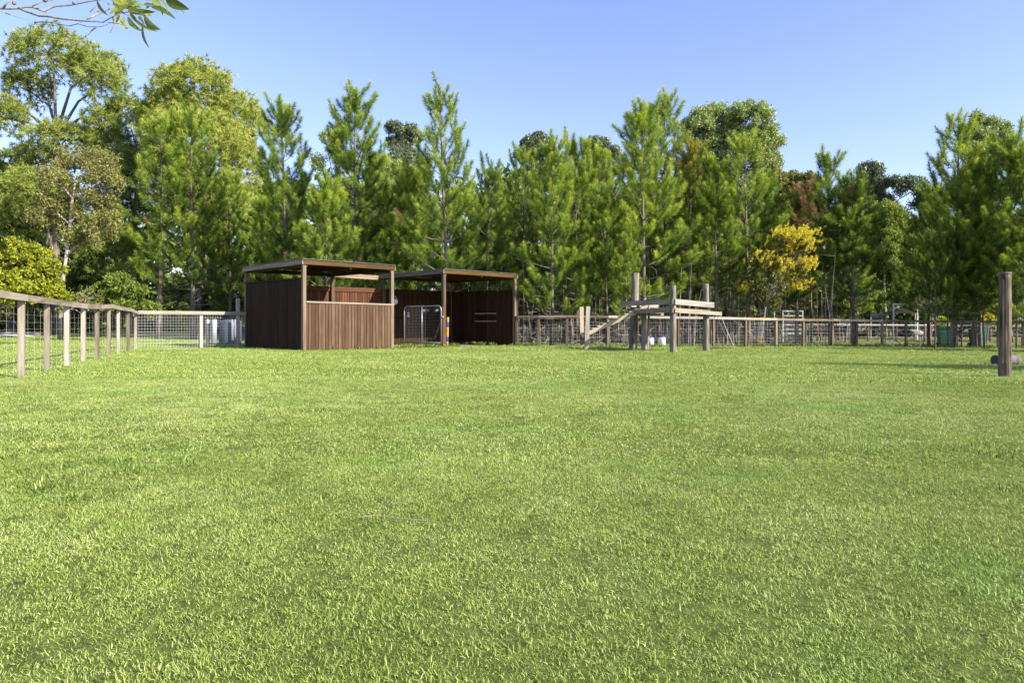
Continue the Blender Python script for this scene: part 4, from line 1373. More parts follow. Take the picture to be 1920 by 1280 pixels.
rp = random.Random(31)
FRONT_PINES = [
    ('open2', 298, 207, 36.0, 'twin topped looking pine on the left rising behind the corner of the two left fences', 1.0),
    ('tall', 362, 188, 36.5, 'tall pine with pale lower trunk left of the shelter behind the short front fence', .95),
    ('full2', 432, 305, 39.0, 'shorter shaded pine between the tall left pine and the shelter', .9),
    ('full3', 538, 178, 34.5, 'tall pine with long upswept shoots above the left roof of the shelter', .95),
    ('bushy', 612, 330, 31.5, 'lower bushy pine directly above the middle of the left shelter roof', 1.0),
    ('open', 663, 156, 34.0, 'tall pine with a spiky candle top above the gap between the shelter roofs', 1.05),
    ('lean', 712, 275, 37.0, 'pine filling in just right of the spiky topped pine behind the shelter', .9),
    ('bushy', 775, 305, 33.5, 'rounded lower pine left of the bare trunked pine behind the shelter', 1.0),
    ('tall', 843, 150, 31.5, 'tallest pine with a long bare trunk behind the right shelter roof', .95),
    ('lean', 912, 300, 33.5, 'broad pine just right of the tallest bare trunked pine', .95),
    ('open2', 982, 268, 35.0, 'pine above the right end of the shelter', .9),
    ('full3', 1035, 246, 29.3, 'dark trunked pine standing at the fence right of the shelter', .95),
    ('dark', 1082, 256, 34.5, 'dark pine between the dark trunked fence pine and the upright ramp boards', .9),
    ('full2', 1128, 262, 36.0, 'pine rising straight above the plank ramp further back', .9),
    ('slim2', 1139, 338, 29.6, 'slim low pine right behind the plank ramp', 1.0),
    ('full', 1208, 186, 30.5, 'large full crowned pine behind the tallest platform post', 1.08),
    ('open', 1248, 168, 36.0, 'thin topped pine poking up right behind the large full crowned pine', .9),
    ('olive', 1292, 240, 34.5, 'yellow olive pine right of the large full crowned pine', 1.15),
    ('slim', 1345, 283, 32.5, 'slim pine behind the right end of the timber platform', 1.15),
    ('open2', 1405, 240, 32.5, 'tall pine just left of the yellow flowering wattle', .95),
    ('slim2', 1440, 320, 36.0, 'slim pine behind the yellow flowering wattle', 1.0),
    ('olive', 1492, 335, 36.5, 'olive tinged pine above the yellow flowering wattle', .8),
    ('dead', 1521, 332, 35.5, 'pine with rusty brown dead needles right above the flowering wattle', .9),
    ('slim', 1557, 274, 33.5, 'thin pine with a narrow pointed top right of the flowering wattle', .95),
    ('slim2', 1601, 323, 32.5, 'slender pine with a long grey trunk left of the dark canopy', 1.15),
    ('dark', 1742, 345, 34.5, 'shaded pine just right of the dark canopy and white steel frame', .95),
    ('tall', 1790, 204, 31.2, 'large thick trunked pine between the two green bins', 1.05),
    ('dark', 1838, 290, 31.0, 'dark shaded pine right of the large thick trunked pine', .9),
    ('dark', 1884, 248, 30.0, 'dark pine directly behind the tall lone post', .95),
    ('full3', 1930, 262, 28.8, 'dark pine cut off by the right edge of the picture', 1.1),
]
for (k, px, top, d, lab, wd) in FRONT_PINES:
    place_pine(k, px, top, d, lab, wide=wd, rot=rp.uniform(0, 6.28))
# thin unbranched looking stems by the fence on the right
for (px, top, d, lab) in ((1103.5, 420, 29.8, 'thin sapling pine right beside the upright ramp boards'), (1176, 430, 28.2, 'thin sapling pine left of the tallest platform post'),
                          (1753, 430, 30.0, 'thin pale stemmed pine left of the first green bin'), (1778, 425, 30.6, 'thin reddish stemmed pine hard against the first green bin'),
                          (1803, 430, 31.0, 'thin leaning stemmed pine right of the thick trunked pine'), (1831, 410, 30.6, 'thin dark stemmed pine in front of the second green bin'),
                          (1845, 380, 30.3, 'dark stemmed pine hard right of the second green bin'), (1906, 400, 29.2, 'thin dark stemmed pine right behind the tall lone post')):
    place_pine('slim2', px, top, d, lab, wide=.62, rot=rp.uniform(0, 6.28), group='thin sapling pines at the back fence')

# second and third rows, in the shade of the first
SECOND = 'pine of the shaded rows behind the front pines'
for row, (d, n, x0, x1, t0, t1) in enumerate(((38.5, 16, -13.5, 19, 330, 400), (42.5, 17, -20, 24, 330, 395), (47, 16, -22, 27, 345, 400))):
    for k in range(n):
        x = x0 + (x1 - x0) * (k + rp.uniform(.1, .9)) / n
        dd = d + rp.uniform(-1.3, 1.3)
        px = 960 + x / dd * FPX
        if 1610 < px < 1735: 
            if row == 0: continue
            dd += 14; top = rp.uniform(400, 430)
        elif px < 290: continue
        else: top = rp.uniform(t0, t1) + (40 if px > 1440 else 0)
        place_pine(rp.choice(['full2', 'slim', 'slim2', 'dark', 'full', 'bushy']), px, top, dd, SECOND, group='pines of the shaded second and third rows', wide=.95, rot=rp.uniform(0, 6.28))
# row that carries on along the fence to the right, outside the picture; it shades the fence and the right hand pines
for (x, y, h, k) in ((21.6, 23.4, 6.2, 'slim2'), (25.5, 22.2, 8.0, 'full2'), (30, 20.5, 9.5, 'full'), (19.2, 9.3, 8.2, 'slim'), (22.4, 8.5, 8.5, 'slim2')):
    tm, cm, H = PINES[k]
    t = thing('pine_tree', 'pine of the row continuing past the right edge of the paddock', 'pine tree', (x, y, gz(x, y)), 'pines continuing past the right edge of the paddock')
    t.rotation_euler = (0, 0, rp.uniform(0, 6.28))
    for nm, me in (('trunk', tm), ('crown', cm)):
        o = link_mesh(nm, me, t); s = h / H; o.scale = (s, s, s)

# ------------------------------------------------------------------ round crowned trees and shrubs from lobes
def tufts(C, O, n, kind, size, rng, width=None, shade=.5):
    """C centres, O outward directions; needle bursts or leaf sprays"""
    m = len(C)
    k = np.repeat(np.arange(m), n)
    N_ = len(k)
    cs = rng.normal(shade, .11, m)
    if kind == 'needle':
        d = unit(O[k] * .55 + unit(rng.normal(0, 1, (N_, 3))) * .9)
        L = size * rng.uniform(.55, 1.1, N_)[:, None]
        side = unit(np.cross(d, rng.normal(0, 1, (N_, 3))))
        w = (width or size * .11) * rng.uniform(.7, 1.2, N_)[:, None]
        b = C[k] + d * L * .05
        V = np.stack([b - side * w / 2, b + side * w / 2, b + d * L], 1).reshape(-1, 3)
        F = np.arange(3 * N_).reshape(-1, 3)
        v = np.clip(cs[k] + rng.normal(0, .09, N_), 0, 1)
        return V, F, np.stack([v - .05, v - .05, v + .07], 1).ravel()
    c = C[k] + unit(rng.normal(0, 1, (N_, 3))) * (size * 1.15 * rng.random(N_) ** .6)[:, None]
    d = unit(rng.normal(0, 1, (N_, 3)) + np.array([0, 0, -.35]))
    side = unit(np.cross(d, rng.normal(0, 1, (N_, 3))))
    wl = (width or size * .30) * rng.uniform(.7, 1.25, N_)[:, None]
    V = np.stack([c - d * wl, c + side * wl * .42, c + d * wl, c - side * wl * .42], 1).reshape(-1, 3)
    F = np.arange(4 * N_).reshape(-1, 4)
    v = np.clip(cs[k] + rng.normal(0, .14, N_), 0, 1)
    return V, F, np.repeat(v, 4)

def lobe_tree(name, label, cat, base_px, d, lobes, mat, bark, kind='needle', n=2000, per=20, size=.30, trunk_r=.2, fork=None, seed=0, group=None, shell=.45, twigs=10, width=None, shade=.5, leaf_name='crown', depth=1.0, extra=None, limb_r=.4, base=None, trunk_pts=None, clump=16, bud=3):
    """lobes are (px, py, rx, ry[, depth offset in m]) ellipses at distance d, given real depth"""
    rng = np.random.default_rng(seed)
    b = ground_at(base_px, d) if base is None else base
    t = thing(name, label, cat, tuple(b), group)
    mpp = d / FPX
    LB = []
    for lo in lobes:
        px, py, rx, ry = lo[:4]
        dy = lo[4] if len(lo) > 4 else rng.uniform(-.6, .6) * rx * mpp
        c = np.array(at(px, py, d)) + np.array([0, dy, 0]) - np.array(b)
        LB.append((c, np.array([rx * mpp, (rx + ry) / 2 * mpp * depth, ry * mpp])))
    main = len(LB)
    if bud:
        for c, r in list(LB):
            for q in range(bud):
                uu = unit(rng.normal(0, 1, 3)); uu[2] = abs(uu[2]) * .9 - .15
                LB.append((c + uu * r * rng.uniform(.75, 1.0), r * rng.uniform(.30, .5)))
        LB[:main] = [(c, r * .82) for c, r in LB[:main]]
    wts = np.array([r[0] * r[2] + .02 for _, r in LB]); wts = wts / wts.sum()
    which = rng.choice(len(LB), n, p=wts)
    u = unit(rng.normal(0, 1, (n, 3)))
    u[:, 2] = np.where((u[:, 2] < -.2) & (rng.random(n) < .5), -u[:, 2], u[:, 2])
    rr = shell + (1 - shell) * rng.random(n) ** .7
    # uneven outline: push the surface in and out with a coarse direction noise
    hsh = np.sin(u[:, 0] * 5.1 + which * 2.3) * np.sin(u[:, 1] * 4.3 + which) * np.sin(u[:, 2] * 6.2 + 1.7 * which)
    rr = rr * (1 + .22 * hsh) * rng.uniform(.92, 1.06, n)
    cen = np.array([c for c, _ in LB])[which]; rad = np.array([r for _, r in LB])[which]
    P = cen + u * rad * rr[:, None]
    if clump:
        # gather the tufts round fewer points so that the crown breaks into clumps with gaps
        ns = max(len(LB), n // clump)
        sub = rng.choice(n, ns, replace=False)
        D2 = ((P[:, None, :] - P[sub][None, :, :]) ** 2).sum(2) if n * ns < 4e6 else None
        if D2 is not None:
            near = sub[D2.argmin(1)]
            P = P[near] + (P - P[near]) * rng.uniform(.25, .62, n)[:, None]
    keep = P[:, 2] > .15
    P = P[keep]; O = u[keep]; which = which[keep]
    mb = MB()
    # trunk to the fork, limbs to the lobes, twigs to tufts
    top = max(LB, key=lambda q: q[0][2])[0]
    if trunk_pts is not None:
        tp_ = [np.array(at(x, y, d)) - np.array(b) for (x, y) in trunk_pts]
    else:
        fk = np.array(at(fork[0], fork[1], d)) - np.array(b) if fork else np.array([top[0] * .5, 0, top[2] * .55])
        tp_ = [np.array([0, 0, -.1]), fk * .35 + rng.normal(0, .05, 3) * trunk_r * 4, fk * .7 + rng.normal(0, .05, 3) * trunk_r * 4, fk]
    rads = [trunk_r * (1.25 if i == 0 else 1 - .55 * i / (len(tp_) - 1)) for i in range(len(tp_))]
    mb.tube(tp_, rads, 8)
    for li, (c, r) in enumerate(LB):
        if li >= main:
            s = LB[(li - main) // bud][0]; mb.tube([s, (s + c) / 2 + rng.normal(0, .05, 3), c], [trunk_r * limb_r * .4, trunk_r * limb_r * .3, trunk_r * limb_r * .15], 4, cap=False)
            continue
        # leave the trunk at the highest trunk point below the lobe
        cand = [q for q in tp_[1:] if q[2] < c[2] - .1 * r[2]] or [tp_[1]]
        s = min(cand, key=lambda q: np.linalg.norm(q - c)) if len(cand) > 1 else cand[0]
        mid = (s + c) / 2 + np.array([0, 0, .12 * np.linalg.norm(c - s)]) + rng.normal(0, .05, 3) * np.linalg.norm(c - s)
        lr = trunk_r * limb_r
        mb.tube([s, (s + mid) / 2 + rng.normal(0, .02, 3), mid, c], [lr, lr * .85, lr * .65, lr * .4], 6)
        idx = np.where(which == li)[0]
        if len(idx):
            for q in rng.choice(idx, min(twigs, len(idx)), replace=False):
                e = P[q]; m2 = (c + e) / 2 + rng.normal(0, .08, 3) * np.linalg.norm(e - c)
                mb.tube([c, m2, e], [lr * .36, lr * .24, lr * .08], 4, cap=False)
    me = bpy.data.meshes.new('trunk'); me.from_pydata([tuple(map(float, p)) for p in mb.v], [], mb.f)
    me.materials.append(M[bark]); me.polygons.foreach_set('use_smooth', [True] * len(mb.f)); me.update()
    link_mesh('trunk', me, t)
    V, F, var = tufts(P, O, per, kind, size, rng, width, shade)
    link_mesh(leaf_name, np_mesh(leaf_name, V, F, [M[mat]], var=var), t)
    if extra: extra(t, b, rng)
    return t

lobe_tree('big_pine_tree', 'tallest old pine in the top left with forked bare limbs showing sky', 'pine tree', 108, 44,
    [(95, 105, 85, 52), (160, 120, 60, 45), (205, 165, 42, 42), (35, 160, 45, 45), (20, 225, 42, 38), (125, 265, 75, 38), (55, 300, 75, 40), (195, 240, 42, 42), (215, 320, 55, 50), (115, 375, 105, 45), (25, 410, 70, 40), (-60, 200, 60, 60), (-70, 330, 70, 60)],
    'tuft_light', 'bark_pine', clump=0, bud=0, n=5600, per=22, size=.38, trunk_r=.30, fork=(106, 255), seed=1, group='old tall trees behind the pines', twigs=14, shade=.6)
lobe_tree('big_pine_tree', 'big round topped yellow green old pine behind the twin left pines', 'pine tree', 375, 43,
    [(372, 175, 78, 50), (330, 215, 52, 50), (432, 225, 55, 62), (385, 280, 95, 65), (452, 315, 40, 60), (318, 320, 55, 65), (400, 385, 85, 60), (290, 240, 25, 40)],
    'tuft_bright', 'bark_pine', clump=0, bud=0, n=6400, per=22, size=.36, trunk_r=.2, fork=(378, 300), seed=2, group='old tall trees behind the pines', twigs=8, shade=.62)
lobe_tree('leafy_tree', 'dull green tree between the two big old pines on the left', 'tree', 250, 46,
    [(250, 225, 42, 40), (215, 290, 50, 50), (270, 320, 50, 60), (225, 400, 70, 60), (235, 480, 80, 50)],
    'tuft_light', 'bark_grey', clump=0, bud=0, n=3000, per=20, size=.36, trunk_r=.22, seed=3, group='old tall trees behind the pines', shade=.42)
lobe_tree('gum_tree', 'dark green tree low at the left edge under the tallest old pine', 'tree', 20, 49,
    [(10, 330, 50, 40), (60, 370, 55, 45), (-30, 390, 60, 60), (30, 440, 70, 50), (100, 430, 50, 60), (60, 500, 90, 50), (170, 470, 60, 50), (190, 530, 60, 40)],
    'leaf_mid', 'bark_grey', 'leaf', n=1700, per=34, size=.42, trunk_r=.22, seed=4, group='old tall trees behind the pines', shade=.35, width=.15)
lobe_tree('gum_tree', 'dark grey gum crown showing between two spiky pine tops', 'tree', 760, 62,
    [(762, 252, 36, 22), (742, 275, 26, 18), (785, 250, 14, 12), (755, 300, 30, 25), (735, 335, 50, 45), (775, 320, 40, 45)],
    'leaf_gum', 'bark_grey', 'leaf', n=620, per=70, size=.5, trunk_r=.24, seed=5, group='distant gums above the pines', width=.12, shade=.62)
lobe_tree('gum_tree', 'dark gum crown just left above the fence pine with the dark trunk', 'tree', 1000, 64,
    [(1012, 262, 24, 13), (985, 274, 24, 11), (1002, 290, 28, 18), (958, 296, 12, 8), (1000, 330, 40, 40)],
    'leaf_gum', 'bark_grey', 'leaf', n=520, per=70, size=.5, trunk_r=.22, seed=6, group='distant gums above the pines', width=.12, shade=.62)
lobe_tree('gum_tree', 'dark flat gum crown peeping over the pine above the plank ramp', 'tree', 1125, 64,
    [(1126, 269, 28, 10), (1105, 284, 20, 14), (1140, 290, 20, 16), (1120, 330, 40, 40)],
    'leaf_gum', 'bark_grey', 'leaf', n=460, per=70, size=.5, trunk_r=.22, seed=7, group='distant gums above the pines', width=.12, shade=.62)
lobe_tree('leafy_tree', 'sparse pale leafed tree showing behind the spiky candle topped pine', 'tree', 640, 48,
    [(612, 262, 24, 20), (640, 250, 24, 22), (600, 300, 30, 30), (650, 310, 40, 40), (715, 320, 30, 40), (660, 370, 60, 40)],
    'leaf_grey', 'bark_pale', 'leaf', n=560, per=40, size=.40, trunk_r=.1, seed=8, group='old tall trees behind the pines', width=.085, shade=.6)
lobe_tree('leafy_tree', 'large round grey green tree rising behind the pines right of the tall platform post', 'tree', 1385, 47,
    [(1345, 222, 55, 32), (1400, 225, 50, 30), (1310, 245, 32, 35), (1440, 268, 32, 38), (1385, 275, 75, 45), (1335, 320, 50, 50), (1440, 330, 32, 45), (1400, 370, 60, 50)],
    'leaf_grey', 'bark_grey', 'leaf', clump=5, bud=0, n=2500, per=30, size=.36, trunk_r=.2, fork=(1385, 300), seed=9, group='old tall trees behind the pines', width=.095, shade=.68)
lobe_tree('leafy_tree', 'olive brown scrubby tree behind the rusty dead pine', 'tree', 1500, 42,
    [(1490, 338, 40, 22), (1520, 350, 25, 25), (1475, 380, 35, 40), (1530, 400, 30, 40), (1500, 450, 50, 50)],
    'leaf_olive', 'bark_grey', 'leaf', n=900, per=26, size=.34, trunk_r=.14, seed=10, group='old tall trees behind the pines', width=.13)
lobe_tree('gum_tree', 'distant hazy gum with a broken top in the low skyline gap on the right', 'tree', 1635, 70,
    [(1622, 325, 20, 14), (1645, 322, 14, 9), (1632, 350, 30, 20), (1680, 352, 36, 17), (1720, 352, 22, 14), (1660, 385, 60, 40), (1740, 385, 40, 40)],
    'leaf_gum', 'bark_grey', 'leaf', n=1000, per=60, size=.6, trunk_r=.24, seed=11, group='distant gums above the pines', width=.13, shade=.65)
lobe_tree('leafy_tree', 'yellow green leafy tree filling the gap above the dark canopy', 'tree', 1660, 54,
    [(1655, 415, 45, 35), (1700, 430, 45, 40), (1640, 480, 40, 45), (1690, 490, 45, 40), (1730, 460, 40, 50)],
    'leaf_lime', 'bark_grey', 'leaf', n=1400, per=46, size=.40, trunk_r=.14, seed=12, group='old tall trees behind the pines', width=.10, shade=.6)
lobe_tree('leafy_tree', 'dark round topped tree behind the large pine at the upper right', 'tree', 1852, 46,
    [(1852, 240, 38, 26), (1832, 268, 32, 26), (1882, 272, 26, 24), (1856, 300, 45, 35), (1900, 310, 25, 25), (1850, 360, 60, 50)],
    'leaf_grey', 'bark_grey', 'leaf', clump=9, bud=2, n=1200, per=44, size=.40, trunk_r=.2, fork=(1855, 330), seed=13, group='old tall trees behind the pines', width=.095, shade=.6)
lobe_tree('pale_trunk_tree', 'slender pale trunked tree with sparse olive leaves at the far left', 'tree', 112, 33,
    [(150, 305, 62, 38), (105, 345, 35, 40), (190, 350, 35, 45), (140, 385, 60, 40), (85, 400, 30, 40), (190, 425, 40, 40), (130, 450, 30, 30)],
    'leaf_olive', 'bark_pale', 'leaf', clump=10, bud=0, n=1100, per=22, size=.30, trunk_r=.095, seed=14, width=.062, twigs=16, limb_r=.55, shade=.55,
    trunk_pts=[(112, 640), (116, 540), (124, 480), (131, 420), (136, 372), (143, 335)])
lobe_tree('shrub', 'bright yellow green bushy shrub behind the left fence', 'shrub', 45, 25,
    [(45, 485, 45, 35), (15, 520, 40, 40), (85, 515, 40, 38), (50, 540, 60, 35), (-30, 500, 50, 45), (110, 550, 25, 25), (20, 460, 20, 15)],
    'leaf_yellow', 'bark_grey', 'leaf', clump=8, bud=0, n=1900, per=18, size=.15, trunk_r=.05, seed=15, width=.062, shell=.3, twigs=14)
lobe_tree('shrub', 'green leafy shrub behind the corner of the two left fences', 'shrub', 225, 32,
    [(215, 528, 28, 26), (195, 552, 30, 26), (250, 555, 35, 26), (225, 575, 55, 22), (285, 585, 25, 18)],
    'leaf_lime', 'bark_grey', 'leaf', n=800, per=20, size=.18, trunk_r=.05, seed=16, width=.075, shell=.3, twigs=14)
lobe_tree('shrub', 'twiggy pinkish brown half bare shrub between the left shrubs', 'shrub', 155, 31,
    [(155, 560, 25, 22), (140, 580, 25, 18), (175, 580, 20, 18)],
    'leaf_olive', 'bark_dead', 'leaf', n=160, per=8, size=.18, trunk_r=.05, seed=17, width=.06, shell=.3, twigs=40, limb_r=.5)
lobe_tree('shrub', 'small bright yellow leafed bush under the pines near the second green bin', 'shrub', 1850, 38,
    [(1852, 555, 14, 16), (1858, 580, 12, 14), (1832, 568, 8, 8), (1846, 600, 14, 14)],
    'leaf_yellow', 'bark_grey', 'leaf', n=260, per=14, size=.18, trunk_r=.04, seed=18, width=.09, shade=.7)
lobe_tree('shrub', 'low bright lime bush behind the fence left of the first green bin', 'shrub', 1765, 37,
    [(1762, 602, 12, 7), (1774, 606, 10, 6), (1768, 620, 8, 14)],
    'leaf_yellow', 'bark_grey', 'leaf', n=120, per=14, size=.16, trunk_r=.03, seed=19, width=.085, shade=.6)

def wattle():
    d = 31.3
    def bloom(t, b, rng):
        mpp = d / FPX
        C = []
        for (px, py, rx, ry) in ((1478, 440, 30, 10), (1462, 452, 20, 14), (1500, 448, 24, 11), (1486, 462, 30, 10), (1505, 464, 18, 8), (1428, 478, 16, 12), (1442, 490, 18, 10), (1412, 486, 9, 10), (1492, 496, 28, 9), (1512, 503, 14, 9), (1470, 503, 14, 6), (1455, 512, 10, 5), (1472, 522, 16, 8), (1500, 534, 16, 8), (1490, 542, 10, 4), (1404, 537, 14, 8), (1470, 428, 4, 8), (1398, 545, 10, 5)):
            n = int(3 + rx * ry * .165)
            o = np.stack([rng.uniform(-1, 1, n) * rx * mpp, rng.uniform(-1, 1, n) * .7 + rng.normal(0, .25), rng.uniform(-1, 1, n) * ry * mpp], 1)
            C.append(np.array(at(px, py, d)) - np.array(b) + o)
        C = np.concatenate(C)
        O = unit(rng.normal(0, .35, C.shape) + np.array([0.35, -.2, .8]))
        # each spray is a short spike of blossom
        k = 4
        C2 = np.concatenate([C + O * (.055 * q) for q in range(k)]); O2 = np.concatenate([O] * k)
        V, F, var = tufts(C2, O2, 9, 'leaf', .055, rng, .034, .55)
        link_mesh('blossom', np_mesh('blossom', V, F, [M['flower']], var=var), t)
    lobe_tree('wattle_tree', 'wattle covered in bright yellow blossom behind the back fence', 'wattle', 1424, d,
        [(1470, 455, 36, 20), (1500, 470, 24, 24), (1430, 490, 28, 22), (1470, 510, 42, 22), (1500, 515, 24, 20), (1445, 540, 40, 22), (1405, 545, 18, 14), (1480, 545, 24, 14), (1440, 565, 30, 16)],
        'leaf_olive', 'bark_grey', 'leaf', bud=0, n=460, per=14, size=.22, trunk_r=.05, seed=20, width=.07, twigs=20, fork=(1436, 575), extra=bloom, shade=.32, limb_r=.55)
wattle()

def tree_guard():
    q = ground_at(1424, 30.2)
    t = thing('tree_guard', 'wire tree guard on dark stakes round the foot of the flowering wattle', 'tree guard', tuple(q))
    for dx in (-.2, .2):
        plank('stake', (q.x + dx, q.y - .1, q.z - .1), (q.x + dx, q.y - .1, q.z + 1.25), .035, .035, M['dark_steel'], t)
    m = MB(); n = 12
    ring = lambda z: [(q.x + .22 * math.cos(2 * math.pi * k / n), q.y + .22 * math.sin(2 * math.pi * k / n), q.z + z) for k in range(n + 1)]
    for z in (.05, .25, .45, .65, .85, 1.05, 1.2): m.tube(ring(z), .003, 4, cap=False)
    for k in range(n):
        x, y, z = ring(0)[k]; m.tube([(x, y, z), (x, y, z + 1.2)], .0025, 4, cap=False)
    tag(m.build('wire_netting', M['wire'], t), kind='stuff')
    g = thing('grass_tuft', 'upright tuft of dry straw coloured grass inside the wire tree guard', 'grass tuft', tuple(q))
    rng = np.random.default_rng(3); n = 40
    C = np.stack([rng.normal(0, .06, n), rng.normal(0, .06, n), rng.uniform(0, .3, n)], 1)
    V, F, var = tufts(C, np.tile([0, 0, 1.6], (n, 1)), 14, 'needle', .30, rng, .016, .55)
    link_mesh('blades', np_mesh('blades', V, F, [leaf_mat('dry straw grass', [(0, (.16, .12, .05)), (.5, (.30, .24, .11)), (1, (.42, .36, .19))])], var=var), g)
tree_guard()

# understorey bushes between and behind the pines
UNDER = ["fresh green bush by the rear left corner of the shelter", "olive bush low behind the blue grey tank", "fresh green bush above the left roof corner of the shelter", "dark bush between the two left pine trunks", "dark bush right behind the tall pine left of the shelter",
  "low green bush at the left foot of the twin topped pine", "dark bush behind the left roof of the shelter", "dark bush behind the gap between the two shelter roofs", "dark bush above the left end of the right shelter roof", "dark bush behind the right shelter roof", "fresh green bush beside the right end of the shelter",
  "dark bush far behind the upright ramp boards", "low fresh green bush behind the fence next to the shelter", "dark bush behind the middle of the timber platform", "olive bush behind the right end of the timber platform", "dark bush right of the flowering wattle", "fresh green bush left of the slender long trunked pine", "dark bush left of the dark canopy",
  "dark bush right of the white steel frame", "dark bush behind the tall lone post", "dark bush at the extreme right edge behind the pines", "dark bush behind the large thick trunked pine", "low olive bush behind the slender pale trunked tree", "low olive bush behind the bright yellow green shrub", "olive bush behind the plank ramp", "dark bush behind the tallest platform post"]
ru = random.Random(8)
for ui, (px, py, rx, ry, d, mt) in enumerate(((478, 500, 35, 40, 41, 'leaf_lime'), (455, 560, 40, 35, 43, 'leaf_olive'), (520, 470, 30, 40, 45, 'leaf_lime'), (330, 560, 50, 45, 46, 'leaf_mid'), (395, 560, 40, 40, 47, 'leaf_mid'), (290, 590, 40, 25, 45, 'leaf_lime'),
        (575, 500, 40, 40, 43, 'leaf_mid'), (690, 520, 50, 40, 42, 'leaf_mid'), (760, 500, 40, 50, 43, 'leaf_mid'), (890, 500, 50, 45, 43, 'leaf_mid'), (975, 540, 40, 50, 41, 'leaf_lime'), (1060, 540, 40, 40, 46, 'leaf_mid'),
        (1000, 590, 35, 25, 38, 'leaf_lime'), (1290, 560, 40, 40, 46, 'leaf_mid'), (1370, 580, 40, 30, 42, 'leaf_olive'), (1540, 560, 40, 45, 41, 'leaf_mid'), (1585, 570, 30, 40, 40, 'leaf_lime'), (1625, 560, 30, 35, 52, 'leaf_mid'),
        (1745, 560, 40, 40, 46, 'leaf_mid'), (1900, 560, 50, 50, 42, 'leaf_mid'), (1960, 540, 50, 60, 42, 'leaf_mid'), (1800, 560, 40, 40, 48, 'leaf_mid'), (140, 590, 60, 30, 47, 'leaf_olive'), (40, 580, 60, 30, 46, 'leaf_olive'), (1145, 570, 40, 40, 45, 'leaf_olive'), (1215, 560, 40, 40, 44, 'leaf_mid'))):
    lob = [(px, py, rx * .8, ry * .7), (px - rx * .5, py + ry * .4, rx * .6, ry * .6), (px + rx * .5, py + ry * .45, rx * .6, ry * .6)]
    lobe_tree('bush', UNDER[ui], 'bush', px, d, lob, mt, 'bark_grey', 'leaf', bud=2, n=230, per=24, size=.26, trunk_r=.05, seed=ru.randint(1, 9999), width=.10, group='low bushes in the understorey', shade=ru.uniform(.3, .5))

# dead stems, fallen sticks and litter under the pines: nobody could count them
def undergrowth():
    rng = np.random.default_rng(77)
    m = MB()
    for k in range(520):
        d = rng.uniform(31.5, 41); x = rng.uniform(-1.0, 16.0) if k % 4 else rng.uniform(-14, 24)
        b = np.array([x, d, gz(x, d)])
        if rng.random() < .55:      # standing dead stem
            h = rng.uniform(1.0, 4.2); pts = bend(b, rng.random() * 6.28, 88, rng.uniform(72, 90), h, 4, rng, .3)
            r = rng.uniform(.010, .024); m.tube(pts, [r, r * .9, r * .75, r * .6, r * .35], 4, cap=False)
            for q in range(4):
                p = pts[rng.integers(1, 5)]; p2 = bend(p, rng.random() * 6.28, rng.uniform(-10, 50), rng.uniform(0, 40), rng.uniform(.3, .9), 2, rng, .3)
                m.tube(p2, [r * .5, r * .35, r * .15], 3, cap=False)
        else:                       # leaning or fallen stick
            L = rng.uniform(.6, 2.4); pts = bend(b + np.array([0, 0, .05]), rng.random() * 6.28, rng.uniform(0, 55), rng.uniform(-10, 40), L, 3, rng, .2)
            r = rng.uniform(.008, .020); m.tube(pts, [r, r * .85, r * .65, r * .3], 4, cap=False)
            p2 = bend(pts[2], rng.random() * 6.28, 30, 10, L * .4, 2, rng, .2); m.tube(p2, [r * .5, r * .4, r * .2], 3, cap=False)
    tag(m.build('undergrowth', M['bark_dead'], None), 'tangle of bare dead stems and fallen sticks under the pines', 'undergrowth', kind='stuff')
undergrowth()

def far_wood():
    rng = np.random.default_rng(5)
    Vs, Fs, vs = [], [], []
    off = 0
    C = []; O = []
    for k in range(1150):
        d = rng.uniform(54, 78); px = rng.uniform(-250, 2200)
        hi = np.interp(px, [-250, 150, 480, 700, 1000, 1400, 1560, 1640, 1740, 1850, 2200], [390, 400, 345, 335, 320, 330, 385, 430, 430, 370, 350])
        py = rng.uniform(hi + 18, 600) if k < 760 else rng.uniform(560, 604)
        c = np.array(at(px, py, d)); r = rng.uniform(1.0, 2.0)
        n = 22
        u = unit(rng.normal(0, 1, (n, 3))); C.append(c + u * r * rng.uniform(.5, 1, (n, 1))); O.append(u)
    C = np.concatenate(C); O = np.concatenate(O)
    k = C[:, 2] > -0.2; C = C[k]; O = O[k]
    V, F, var = tufts(C, O, 7, 'leaf', .62, rng, .36, .40)
    tag(link_mesh('far_wood', np_mesh('far_wood', V, F, [M['leaf_mid']], var=var)), 'dense dark wood closing the view behind all the pines', 'wood', kind='stuff')
far_wood()

